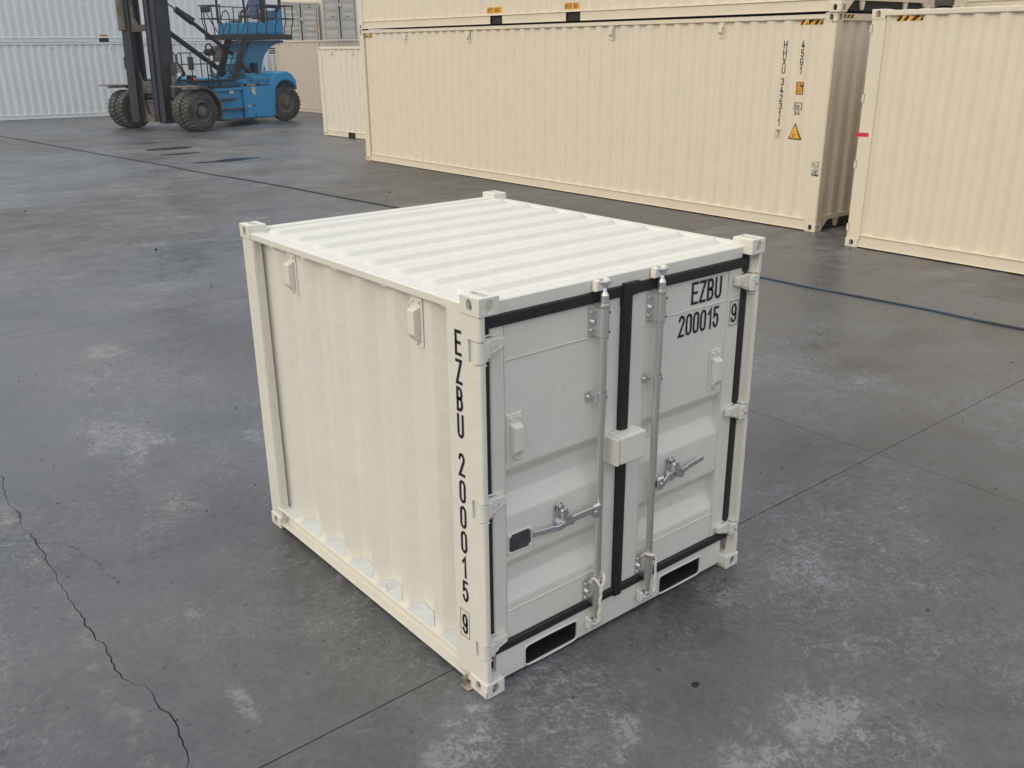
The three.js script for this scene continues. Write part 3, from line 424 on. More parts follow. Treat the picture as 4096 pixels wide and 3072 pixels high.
    const bar = part('locking_bar', [cyl([bx, 0.118, bz], [bx, 1.592, bz], 0.0168, 0.0168, 24), cyl([bx, 1.545, bz], [bx, 1.592, bz], 0.0178, 0.0178, 24), cyl([bx, 1.592, bz], [bx, 1.605, bz], 0.0178, 0.010, 24), cyl([bx, 1.545, bz], [bx, 1.556, bz], 0.0225, 0.0225, 24), cyl([bx, 1.412, bz], [bx, 1.422, bz], 0.0215, 0.0215, 24), cyl([bx, 0.300, bz], [bx, 0.308, bz], 0.0205, 0.0205, 24), cyl([bx, 0.176, bz], [bx, 0.184, bz], 0.0205, 0.0205, 24), cyl([bx, 0.110, bz], [bx, 0.124, bz], 0.011, 0.0168, 24)], M.galv, door);
    for (const [gy0, gy1] of [[1.424, 1.542], [0.186, 0.298]]) {
      const g = part('bar_guide', [cb(bx - 0.0240, bx - 0.0205, gy0, gy1, dz, bz + 0.002, 0.001), exXY(rrect(bx - 0.047, bx - 0.014, gy0 - 0.006, gy1 + 0.006, 0.008), dz, dz + 0.004, 0.001)], M.galv, door);
      // front of the guide: half sleeve bulging outwards over the bar
      part('guide_sleeve', new THREE.CylinderGeometry(0.0228, 0.0228, gy1 - gy0, 24, 1, true, -Math.PI * 0.62, Math.PI * 1.24).translate(bx, (gy0 + gy1) / 2, bz), M.galv, g);
      each('bolt', [gy0 + 0.022, gy1 - 0.022].map(y => cyl([bx - 0.035, y, dz], [bx - 0.035, y, dz + 0.010], 0.008, 0.006, 8)), M.galv, g);
      part('guide_tab', exXY([[bx - 0.036, (gy0 + gy1) / 2 - 0.002], [bx - 0.026, (gy0 + gy1) / 2 - 0.008], [bx - 0.026, (gy0 + gy1) / 2 + 0.006]], dz + 0.004, dz + 0.016), M.zinc, g);
      each('pin_plug', [gy0 + 0.018, gy1 - 0.02].map(y => cyl([bx + 0.0145, y, bz + 0.014], [bx + 0.0185, y, bz + 0.019], 0.0052, 0.0052, 10)), M.black, g);
    }
    { const y = 1.168, g = part('bar_clip', [new THREE.CylinderGeometry(0.021, 0.021, 0.042, 22, 1, true, -Math.PI * 0.62, Math.PI * 1.24).translate(bx, y, bz), exXY(rrect(bx - 0.058, bx - 0.012, y - 0.022, y + 0.022, 0.006), dz + 0.001, dz + 0.005, 0.001), cb(bx - 0.030, bx - 0.017, y - 0.021, y + 0.021, dz + 0.003, bz + 0.006, 0.001)], M.galv, door); part('bolt', cyl([bx - 0.045, y - 0.002, dz], [bx - 0.045, y - 0.002, dz + 0.014], 0.0085, 0.007, 8), M.galv, g); part('pin_plug', cyl([bx + 0.013, y - 0.004, bz + 0.013], [bx + 0.0165, y - 0.004, bz + 0.0165], 0.005, 0.005, 10), M.black, g); }
    for (const top of [1, -1]) { // cam on the bar end and the keeper it bites into
      const cy = top > 0 ? 1.634 : 0.088, zf = -0.050;
      const k = part('cam_keeper', [cb(bx - 0.043, bx + 0.006, cy - 0.024, cy + 0.026, zf, zf + 0.010, 0.006), exXY([[bx - 0.046, cy - 0.022], [bx - 0.010, cy - 0.022], [bx - 0.004, cy - 0.010], [bx - 0.016, cy + 0.010], [bx - 0.028, cy + 0.022], [bx - 0.042, cy + 0.018]], zf + 0.006, zf + 0.032, 0.004), exXY([[bx + 0.012, cy - 0.012], [bx + 0.036, cy - 0.016], [bx + 0.040, cy + 0.004], [bx + 0.030, cy + 0.020], [bx + 0.014, cy + 0.020], [bx + 0.010, cy + 0.004]], zf - 0.002, zf + 0.030, 0.004)], M.white, door);
      part('cam', [cyl([bx, cy - top * 0.030, bz], [bx, cy - top * 0.010, bz - 0.004], 0.011, 0.008, 14), exXZ([[bx - 0.026, bz - 0.012], [bx + 0.012, bz - 0.018], [bx + 0.034, bz + 0.004], [bx + 0.026, bz + 0.012], [bx - 0.006, bz + 0.014], [bx - 0.030, bz + 0.002]].reverse(), cy + (top > 0 ? 0.006 : -0.014), cy + (top > 0 ? 0.014 : -0.006), 0.0015), exXY([[bx - 0.010, cy - 0.012], [bx + 0.010, cy - 0.012], [bx + 0.016, cy + 0.012], [bx - 0.014, cy + 0.012]], bz - 0.010, bz + 0.010, 0.003)], top > 0 ? M.zinc : M.galv, k);
    }
    // handle hanging off the bar through its hasp
    { const d = s ? 1 : -1, p0 = bx + d * 0.002, y = 0.652; // bracket on the bar
      const hx = s ? 1.116 : 0.428, ez = dz + 0.040, ends = s ? 1.334 : 0.283;
      const path = s ? [[bx + 0.030, 0.651, bz + 0.016], [bx + 0.062, 0.655, bz + 0.018], [hx - 0.040, 0.672, dz + 0.046], [hx + 0.010, 0.664, dz + 0.044], [hx + 0.075, 0.660, dz + 0.034], [hx + 0.112, 0.668, dz + 0.030], [ends, 0.678, dz + 0.026]] : [[bx - 0.030, 0.665, bz + 0.016], [bx - 0.070, 0.672, bz + 0.018], [hx + 0.062, 0.664, dz + 0.046], [hx + 0.010, 0.652, dz + 0.044], [hx - 0.018, 0.640, dz + 0.036], [hx - 0.036, 0.641, dz + 0.030], [ends, 0.652, dz + 0.024]];
      const bars2 = []; for (let i = 0; i + 1 < path.length; i++) { const [A, B] = [path[i], path[i + 1]], l = Math.hypot(B[0] - A[0], B[1] - A[1], B[2] - A[2]), w = i > 3 ? 0.026 : i > 1 ? 0.028 : 0.030; const g = new RoundedBoxGeometry(l + 0.008, w, 0.007, 2, 0.003); g.applyQuaternion(new THREE.Quaternion().setFromRotationMatrix(new THREE.Matrix4().makeBasis(...(() => { const x = new THREE.Vector3(B[0] - A[0], B[1] - A[1], B[2] - A[2]).normalize(), z = new THREE.Vector3(0, 0, 1).addScaledVector(x, -x.z).normalize(); return [x, z.clone().cross(x), z]; })()))); bars2.push(g.translate((A[0] + B[0]) / 2, (A[1] + B[1]) / 2, (A[2] + B[2]) / 2)); }
      const hd = part('handle', bars2, M.zinc, door);
      part('handle_bracket', [cb(p0 + d * 0.008, p0 + d * 0.050, y - 0.020, y + 0.034, bz + 0.006, bz + 0.012, 0.002), cb(p0 + d * 0.008, p0 + d * 0.050, y - 0.020, y + 0.034, bz + 0.020, bz + 0.026, 0.002), cyl([p0 + d * 0.012, y + 0.032, bz + 0.016], [p0 + d * 0.050, y + 0.032, bz + 0.016], 0.0095, 0.0095, 12), cyl([p0 + d * 0.036, y + 0.008, bz], [p0 + d * 0.036, y + 0.008, bz + 0.031], 0.006, 0.006, 10)], M.zinc, door);
      const hs = part('hasp', [exXY(stadium(hx, 0.681, 0.036, 0.125), dz, dz + 0.007, 0.001), cyl([hx, 0.728, dz], [hx, 0.728, dz + 0.030], 0.0075, 0.0075, 12), cyl([hx, 0.728, dz + 0.026], [hx, 0.728, dz + 0.033], 0.012, 0.012, 12), exXY(stadium(hx, 0.722, 0.030, 0.050), dz + 0.014, dz + 0.020, 0.001), cb(hx - 0.016, hx + 0.016, 0.628, 0.660, dz + 0.006, dz + 0.030, 0.004)], M.zinc, door);
      part('hasp_flap', exXY([[hx - 0.014, 0.730], [hx + 0.012, 0.730], [hx + 0.020, 0.700], [hx + 0.052, 0.672], [hx + 0.058, 0.654], [hx + 0.042, 0.640], [hx + 0.008, 0.656], [hx - 0.010, 0.690]], dz + 0.050, dz + 0.055, 0.0015, [stadium(hx + 0.030, 0.668, 0.010, 0.018).reverse()]), M.zinc, hs);
      part('hasp_shackle', tube([[hx, 0.716, dz + 0.026], [hx + 0.006, 0.702, dz + 0.046], [hx + 0.018, 0.690, dz + 0.051]], 0.007, 10, 8), M.zinc, hs);
    }
    vent(s ? 1.405 : 0.204, 1.096, door, false);
  }
  // tamper-proof cover across the meeting edges
  part('lock_box', [exXY(rrect(0.692, 0.712, 0.846, 0.966, 0.004), dz, 0.022, 0.003), cb(0.700, 0.76, 0.85, 0.962, dz, dz + 0.05, 0.002)], M.white, doors[0]);
  part('lock_cover', [exXY(rrect(0.7155, 0.866, 0.848, 0.972, 0.008), dz, 0.026, 0.006)], M.white, doors[1]);
  // rubber gaskets
  const RB = (x0, x1, y0, y1, z0, z1) => cb(x0, x1, y0, y1, z0, z1, 0.006);
  part('gasket', [RB(0.052, 0.790, 1.556, 1.604, dz - 0.03, -0.044), RB(0.052, 0.790, 0.150, 0.193, dz - 0.03, -0.044), RB(0.042, 0.094, 0.152, 1.602, dz - 0.05, -0.062)], M.rubber, doors[0]);
  part('gasket', [RB(0.80, 1.592, 1.556, 1.604, dz - 0.03, -0.043), RB(0.80, 1.592, 0.150, 0.193, dz - 0.03, -0.043), RB(1.557, 1.603, 0.152, 1.602, dz - 0.03, -0.051),
    exXY([[0.762, 1.525], [0.768, 1.500], [0.769, 0.150], [0.812, 0.150], [0.816, 1.555], [0.86, 1.560], [0.876, 1.606], [0.855, 1.612], [0.766, 1.612]], dz - 0.03, -0.034, 0.006), RB(0.785, 0.797, 0.150, 1.54, -0.04, -0.031)], M.rubber, doors[1]);
  // data plate
  { const x0 = 0.170, x1 = 0.286, yA = 0.592, yB = 0.676, ch2 = 0.016, z = dz - 0.002;
    const pl = part('data_plate', exXY([[x0 + 0.004, yA], [x1 - ch2, yA], [x1, yA + 0.012], [x1, yB - ch2], [x1 - 0.012, yB], [x0 + ch2, yB], [x0, yB - 0.012], [x0, yA + 0.004]], z, z + 0.003), M.plate, doors[0]);
    part('plate_edge', [...pipe([[x0, yA + 0.002, z + 0.002], [x1 - 0.010, yA, z + 0.002], [x1 + 0.002, yA + 0.014, z + 0.002], [x1 + 0.002, yB - 0.014, z + 0.002], [x1 - 0.012, yB + 0.002, z + 0.002], [x0 + 0.014, yB + 0.002, z + 0.002], [x0 - 0.002, yB - 0.014, z + 0.002], [x0 - 0.002, yA + 0.004, z + 0.002]], 0.0038, 6), ...[[x0 + 0.004, yA + 0.002], [x1 - 0.004, yA + 0.006], [x1 - 0.004, yB - 0.004], [x0 + 0.004, yB - 0.004]].map(([x, y]) => at(new THREE.SphereGeometry(0.009, 10, 7).scale(1, 1, 0.7), x, y, z + 0.002))], M.white, pl);
    const t = []; const bar2 = (x, y, w, h = 0.0012) => t.push(...poly2([[x, y], [x + w, y], [x + w, y + h], [x, y + h]]));
    for (let k = 0; k < 7; k++) { bar2(x0 + 0.008, yB - 0.014 - k * 0.0052, rr(0.018, 0.046)); if (k < 6) bar2(x0 + 0.068, yB - 0.012 - k * 0.0052, rr(0.018, 0.036)); if (k < 5) bar2(x0 + 0.008, yA + 0.006 + k * 0.0052, rr(0.02, 0.05)); if (k < 4) bar2(x0 + 0.075, yA + 0.008 + k * 0.005, rr(0.014, 0.022)); }
    frame2(x0 + 0.005, x0 + 0.060, yA + 0.036, yB - 0.006, 0.0009, t); frame2(x0 + 0.064, x1 - 0.006, yA + 0.036, yB - 0.006, 0.0009, t); frame2(x0 + 0.005, x1 - 0.006, yA + 0.004, yA + 0.033, 0.0009, t);
    part('plate_print', lay(t, (x, y) => [x, y, z + 0.0042]), M.black, pl); }
  // lettering
  const D = (x, y) => [x, y, pz(y) + 0.0022];
  { const put = q => part('lettering', lay(q, (x, y) => [x, y, (x > 1.467 ? dz : dz - 0.003) + 0.0022]), M.ink, doors[1]); put(words('EZBU', 1.212, 1.437, 0.046, 0.102, 0.0128, 0.0075)); put(words('200015', 1.136, 1.302, 0.0415, 0.100, 0.0122, 0.0072)); const t = []; glyph('9', 1.4985, 1.301, 0.040, 0.092, 0.0112, t); frame2(1.489, 1.5475, 1.289, 1.404, 0.0028, t);
    put(t); }
  { const t = []; const tops = [1.551, 1.4395, 1.331, 1.2225, 1.063, 0.949, 0.838, 0.7275, 0.6135, 0.502]; 'EZBU200015'.split('').forEach((c, i) => glyph(c, -0.1515, tops[i] - 0.0985, 0.0405, 0.0985, 0.0125, t)); glyph('9', -0.1595, 0.2455, 0.037, 0.096, 0.0118, t); frame2(-0.171, -0.112, 0.231, 0.357, 0.0022, t);
    part('lettering', lay(t, (z, y) => [0.0022, y, z]), M.ink, box); }
  // ventilators high on the side wall
  vent(-1.479, 1.513, box, true); vent(-0.433, 1.511, box, true);
  // rust blush on a bottom corner and a bare edge
  { const t = []; for (let k = 0; k < 26; k++) { const z = rr(-0.055, -0.006), y = rr(0.004, 0.016), a = rr(0.0015, 0.004); t.push(...poly2([[z - a, y - a * .5], [z + a, y - a * .6], [z + a * .7, y + a * .5], [z - a * .8, y + a * .6]])); } part('rust_mark', lay(t, (z, y) => [W - cw - 0.0008, y, z]), plain(0.42, 0.25, 0.14, 0.9), box); }
  part('chipped_edge', cb(-0.0006, 0.0006, 0.006, 0.034, -0.0035, 0.0006, 0.0002), plain(0.20, 0.13, 0.08, 0.8), box);

  // ropes tied round the bars
  const twist = (pts, name, label) => { const c = new THREE.CatmullRomCurve3(pts.map(p => new THREE.Vector3(...p)), false, 'centripetal'), gs = [], n = 150, f = c.computeFrenetFrames(n), L2 = c.getLength(); for (let k = 0; k < 3; k++) gs.push(tube(Array.from({ length: n + 1 }, (_, i) => { const p = c.getPointAt(i / n), a = i / n * L2 / 0.026 * 2 * Math.PI + k * 2.094; return p.addScaledVector(f.normals[i], Math.cos(a) * 0.0033).addScaledVector(f.binormals[i], Math.sin(a) * 0.0033).toArray(); }), 0.0037, 300, 5)); const o = part(name, gs, M.rope); o.userData = { label, category: 'rope', group: 'ropes on the locking bars' }; };
  twist([[0.6605, 0.300, -0.036], [0.6635, 0.330, -0.016], [0.657, 0.316, 0.004], [0.640, 0.292, 0.011], [0.626, 0.268, 0.013], [0.630, 0.238, 0.0125], [0.622, 0.210, 0.013], [0.627, 0.178, 0.0125], [0.6195, 0.150, 0.010], [0.624, 0.122, 0.008], [0.617, 0.100, 0.006]], 'rope', 'twisted white rope tied to the locking bar of the leaf with the data plate');
  twist([[0.604, 0.296, -0.030], [0.606, 0.326, -0.010], [0.616, 0.305, 0.008], [0.626, 0.280, 0.014], [0.629, 0.262, 0.0175]], 'rope_loop', 'short white rope loop joining the rope on the leaf with the data plate');
  twist([[0.942, 0.298, -0.036], [0.944, 0.318, -0.014], [0.956, 0.312, 0.004], [0.975, 0.306, 0.006], [0.990, 0.298, -0.004], [0.996, 0.272, 0.0], [0.994, 0.240, 0.002], [0.998, 0.205, 0.0], [0.992, 0.170, 0.002], [0.996, 0.130, 0.0], [0.988, 0.106, 0.004]], 'rope', 'twisted white rope tied to the locking bar of the leaf with the number');
  // scrap of card trodden under the near corner
  { const c = part('paper_scrap', [sheet(6, 2, (i, j) => [-0.004 - 0.012 * j, 0.004 + 0.058 * (1 - i / 6), -0.126 + 0.006 * Math.sin(i)]), sheet(5, 5, (i, j) => [-0.030 + 0.010 * i, 0.004 + 0.004 * vn(i, j, 3), -0.145 + 0.010 * j + 0.003 * i])], plain(0.38, 0.30, 0.26, 0.9)); c.userData = { label: 'crumpled brown paper scrap by the near bottom corner of the white container', category: 'paper scrap' }; }
}
// ---------------------------------------------------------------- full-size freight containers
const FW = 2.438, CG = {};
for (const sx of [-1, 1]) for (const sy of [-1, 1]) for (const sz of [-1, 1]) { CG[`${sx}${sy}${sz}`] = castingGeo(0.162, 0.118, 0.178, sx, sy, sz, 0.028, 0.058, 0.088, 0.008); CG[`${sx}${sy}${sz}`].isReady = true; }
const FP2 = 0.284, FO = 0.084, FS = 0.056, FI = 0.088, FD = 0.034; // pitch, outer flat, slope, inner flat, depth
const wave = (z, z0) => { const q = ((z - z0) % FP2 + FP2) % FP2; return q < FO ? 0 : q < FO + FS ? FD * (q - FO) / FS : q < FO + FS + FI ? FD : FD * (1 - (q - FO - FS - FI) / FS); };
function knots(a, b, z0) { const o = []; for (let k = Math.floor((a - z0) / FP2) - 1; k <= (b - z0) / FP2 + 1; k++) for (const e of [0, FO, FO + FS, FO + FS + FI]) { const z = z0 + k * FP2 + e; for (const d of [-0.006, 0.006]) if (z + d > a && z + d < b) o.push(z + d); } return [a, ...o.sort((p, q) => p - q), b]; }
const hazard = (x0, x1, y0, y1, n, lean = 1) => { const base = poly2([[x0, y0], [x1, y0], [x1, y1], [x0, y1]]), s = [], w = (x1 - x0) / n, h = y1 - y0; for (let k = 0; k <= n; k++) { const a = x0 + k * w, sl = lean * h * 0.9; const q = [[a, y0], [a + w * 0.5, y0], [a + w * 0.5 + sl, y1], [a + sl, y1]].map(([x, y]) => [Math.min(x1, Math.max(x0, x)), y]); if (Math.abs(q[0][0] - q[1][0]) + Math.abs(q[2][0] - q[3][0]) > 0.01) s.push(...poly2(q)); } return [base, s]; };
/* local frame: length along z, the seen side wall at x = -FW / 2, base on y = 0 */
function freight(o) {
  const { L, H, m } = o, X = FW / 2, Zh = L / 2, box = thing(o.name ?? 'freight_container', o.label, 'container', o.pos, o.turn ?? 0, o.group);
  const z0 = o.phase ?? 0;
  for (const sx of [-1, 1]) for (const sy of [-1, 1]) for (const sz of [-1, 1]) { const c = part('corner_casting', CG[`${sx}${sy}${sz}`], m, box); c.position.set(sx * (X - 0.081), sy > 0 ? H - 0.059 : 0.059, sz * (Zh - 0.089)); }
  for (const sx of [-1, 1]) for (const sz of [-1, 1]) {
    const dr = o.doors === sz, q = (a, b) => [sx * a, sz * b], pts = [q(X - 0.005, Zh - 0.195), q(X - 0.005, Zh - 0.02), q(X - 0.02, Zh - 0.005), q(X - 0.12, Zh - 0.005), q(X - 0.12, Zh - 0.05), q(X - 0.05, Zh - 0.06), q(X - 0.05, Zh - 0.195)];
    part('corner_post', exXZ(sx * sz > 0 ? pts : pts.reverse(), 0.112, H - 0.112), m, box);
    if (dr) for (const y of o.hinges ?? [0.255, 1.056, 1.867, 2.676]) { part('hinge', [cyl([sx * (X - 0.012), y - 0.045, sz * (Zh - 0.012)], [sx * (X - 0.012), y + 0.045, sz * (Zh - 0.012)], 0.018, 0.018, 10), cb(sx * (X - 0.17), sx * (X - 0.01), y - 0.04, y + 0.04, sz * (Zh - 0.004), sz * (Zh + 0.006), 0.003)], m, box); part('hinge_gap', frame2(Zh - 0.034, Zh - 0.004, y - 0.047, y + 0.047, 0.004).length ? lay(frame2(Zh - 0.034, Zh - 0.002, y - 0.046, y + 0.046, 0.005), (a, b) => [sx * (X - 0.0038), b, sz * a]) : [], M.darkFloor, box); }
  }
  const top = H - 0.078;
  for (const sx of [-1, 1]) {
    const zs = knots(-Zh + 0.19, Zh - 0.19, z0);
    part('side_panel', sheet(zs.length - 1, 3, (i, j) => [sx * (X - 0.022 - wave(zs[i], z0)), 0.160 + (top - 0.155) * j / 3, zs[i]]), m, box);
    part('top_side_rail', cb(sx * (X - 0.06), sx * (X - 0.006), top, H - 0.018, -Zh + 0.17, Zh - 0.17, 0.006), m, box);
    // bottom rail, broken where the fork pockets pass
    let runs = [[-Zh + 0.17, Zh - 0.17]]; const pk = (o.pockets ?? []).map(c => [c - 0.18, c + 0.18]);
    for (const [a, b] of pk) runs = runs.flatMap(([p, q]) => a > p && b < q ? [[p, a], [b, q]] : [[p, q]]);
    part('bottom_side_rail', [cb(sx * (X - 0.07), sx * (X - 0.004), 0.160, 0.168, -Zh + 0.17, Zh - 0.17, 0.002), ...runs.flatMap(([a, b]) => [cb(sx * (X - 0.030), sx * (X - 0.022), 0.016, 0.160, a, b, 0.001), cb(sx * (X - 0.032), sx * (X - 0.010), 0.016, 0.022, a, b, 0.001)])], m, box);
    if (sx < 0) for (const [a, b] of pk) part('fork_pocket', [cb(-X + 0.024, -X + 0.70, 0.018, 0.026, a, b, 0.001), cb(-X + 0.024, -X + 0.70, 0.152, 0.159, a, b, 0.001), cb(-X + 0.024, -X + 0.70, 0.026, 0.152, a, a + 0.008, 0.001), cb(-X + 0.024, -X + 0.70, 0.026, 0.152, b - 0.008, b, 0.001), cb(-X + 0.70, -X + 0.71, 0.018, 0.159, a, b, 0.001)], M.black, box);
    for (const zc of (sx < 0 ? o.vents ?? [] : [])) { // small ventilators high on the wall
      const i = 0.022 + wave(zc, z0), xo = -X + i, v = part('vent', cb(xo - 0.008, xo, top - 0.225, top - 0.006, zc - 0.048, zc + 0.048, 0.003), m, box);
      part('vent_hood', exXY([[0, -0.165], [0.006, -0.165], [0.036, -0.130], [0.036, -0.055], [0.022, -0.045], [0, -0.045]].map(([a, b]) => [-a, b]).reverse(), -0.034, 0.034, 0.002).translate(xo - 0.007, top - 0.006, zc), o.ventPaint ?? m, v);
      each('rivet', [[-0.028, -0.018], [0.028, -0.018], [0, -0.205]].map(([a, b]) => at(new THREE.SphereGeometry(0.011, 7, 5), xo - 0.008, top - 0.006 + b, zc + a)), M.stone, v);
    }
  }
  // roof with pressed ribs that stop short of the rails
  { const nr = Math.round(L / 0.209), nz = nr * 6, xs = [-X + 0.03, -X + 0.07, -X + 0.11, 0, X - 0.11, X - 0.07, X - 0.03]; part('roof_panel', sheet(6, nz, (i, j) => { const f = (j % 6) / 6, k = f < 0.2 ? 0 : f < 0.4 ? 1 : f < 0.7 ? 1 : 0; return [xs[i], H - 0.030 + (i > 0 && i < 6 ? 0.020 * k * (i === 1 || i === 5 ? 0.85 : 1) : 0.010 * k), -Zh + 0.08 + (L - 0.16) * j / nz]; }), m, box); }
  part('floor', cb(-X + 0.06, X - 0.06, 0.022, 0.155, -Zh + 0.06, Zh - 0.06, 0.002), M.darkFloor, box);
  for (const sz of [-1, 1]) {
    if (o.doors === sz) continue;
    const ks = knots(-X + 0.11, X - 0.11, 0.03); part('end_panel', sheet(ks.length - 1, 2, (i, j) => [ks[i], 0.20 + (H - 0.30) * j / 2, sz * (Zh - 0.03 - 1.3 * wave(ks[i], 0.03))]), m, box);
    part('end_header', cb(-X + 0.14, X - 0.14, H - 0.100, H - 0.012, sz * (Zh - 0.075), sz * (Zh - 0.010), 0.005), m, box);
    const sill = [[-X + 0.155, 0.212], [X - 0.155, 0.212], [X - 0.155, 0.030], [X - 0.20, 0.036], [X - 0.33, 0.150], [-X + 0.33, 0.150], [-X + 0.20, 0.036], [-X + 0.155, 0.030]].reverse();
    part('end_sill', exXY(sill, Math.min(sz * (Zh - 0.06), sz * (Zh - 0.02)), Math.max(sz * (Zh - 0.06), sz * (Zh - 0.02)), 0.002), m, box);
    for (const lx of [-0.66, 0.45]) part('lug', exXY([[lx - 0.058, 0.152], [lx + 0.058, 0.152], [lx + 0.044, 0.075], [lx + 0.030, 0.040], [lx, 0.028], [lx - 0.030, 0.040], [lx - 0.044, 0.075]].reverse(), Math.min(sz * (Zh - 0.055), sz * (Zh - 0.03)), Math.max(sz * (Zh - 0.055), sz * (Zh - 0.03))), m, box);
    if (0) part('underframe', cb(-X + 0.08, X - 0.08, 0.03, 0.12, sz * (Zh - 0.70), sz * (Zh - 0.62), 0.002), M.darkFloor, box);
  }
  if (o.doors) { // door end
    const sz = o.doors, zf = sz * (Zh - 0.045), P = (z) => sz * z, dy0 = 0.20, dy1 = H - 0.13, B = (x0, x1, y0, y1, a, b, c) => cb(x0, x1, y0, y1, sz * (Zh - a), sz * (Zh - b), c);
    part('door_sill', B(-X + 0.15, X - 0.15, 0.02, dy0 - 0.01, 0.10, 0.03, 0.005), m, box); part('door_header', B(-X + 0.15, X - 0.15, dy1 + 0.01, H - 0.012, 0.10, 0.03, 0.005), m, box);
    const hy = o.handleY ?? 1.35, ky = o.boxY ?? 1.95;
    for (const s of [-1, 1]) {
      const x0 = s < 0 ? -X + 0.13 : 0.02, x1 = s < 0 ? -0.02 : X - 0.13, nr = o.doorRibs ?? 5, yv2 = [dy0]; for (let k = 1; k <= nr; k++) { const c = dy0 + (dy1 - dy0) * k / (nr + 1); yv2.push(c - 0.16, c - 0.07, c + 0.05, c + 0.10); } yv2.push(dy1);
      const d = part('door', sheet(1, yv2.length - 1, (i, j) => { const k = j > 0 && j < yv2.length - 1 && [2, 3].includes((j - 1) % 4 + 1) ? 1 : 0; return [i ? x1 - 0.10 : x0 + 0.10, yv2[j], sz * (Zh - 0.045 - 0.035 * k)]; }), m, box);
      part('door_frame', [B(x0 + 0.025, x0 + 0.105, dy0, dy1, 0.09, 0.040, 0.004), B(x1 - 0.105, x1 - 0.025, dy0, dy1, 0.09, 0.040, 0.004)], m, d);
      part('gasket', [B(x0 - 0.01, x0 + 0.026, dy0 - 0.02, dy1 + 0.02, 0.08, 0.036, 0.005), B(x1 - 0.026, x1 + 0.01, dy0 - 0.02, dy1 + 0.02, 0.08, 0.036, 0.005), B(x0, x1, dy0 - 0.03, dy0, 0.08, 0.038, 0.005), B(x0, x1, dy1, dy1 + 0.03, 0.08, 0.038, 0.005)], M.rubber, d);
      for (const bx of o.twoBars === false ? [s * 0.17] : [s * 0.19, s * 0.78]) {
        part('locking_bar', cyl([bx, 0.06, sz * (Zh + 0.005)], [bx, H - 0.05, sz * (Zh + 0.005)], 0.020, 0.020, 10), o.barPaint ?? m, d);
        for (const y of [0.10, H - 0.07]) part('cam_keeper', B(bx - 0.06, bx + 0.06, y - 0.035, y + 0.035, 0.03, -0.012, 0.006), m, d);
        for (const y of [0.42, 1.7, H - 0.45]) part('bar_guide', B(bx - 0.05, bx + 0.03, y - 0.06, y + 0.06, 0.045, -0.02, 0.006), m, d);
      }
      const hb = s * 0.19; part('handle', [B(hb, hb + s * 0.36, hy - 0.016, hy + 0.016, 0.006, -0.012, 0.004), B(hb + s * 0.16, hb + s * 0.20, hy - 0.09, hy + 0.09, 0.035, -0.01, 0.005)], M.galv, d); if (o.grips) part('handle_grip', B(hb + s * 0.26, hb + s * 0.42, hy - 0.02, hy + 0.02, 0.01, -0.016, 0.006), M.black, d);
    }
    part('lock_box', [B(-0.09, 0.10, ky - 0.09, ky + 0.09, 0.04, -0.075, 0.006)], m, box);
  }
  if (o.tape) for (const [a, b, y0, y1, n, ln] of o.tape) { const [q, s] = hazard(a, b, y0, y1, n, ln), F = e => (z, y) => [-X + 0.022 + wave(z, z0) - e, y, z]; part('warning_tape', lay(q, F(0.0025), 0.03), M.yellow, box); part('tape_stripe', lay(s, F(0.004), 0.03), M.black, box); }
  box.userData.face = (z, y, e = 0.003) => [-X + 0.022 + wave(z, z0) - e, y, z];
  return box;
}
const face = b => { const f = b.userData.face; delete b.userData.face; return f; };
const onSide = (x, zc, y = 0) => [x + FW / 2, y, zc]; // seen wall on the plane x, middle at zc

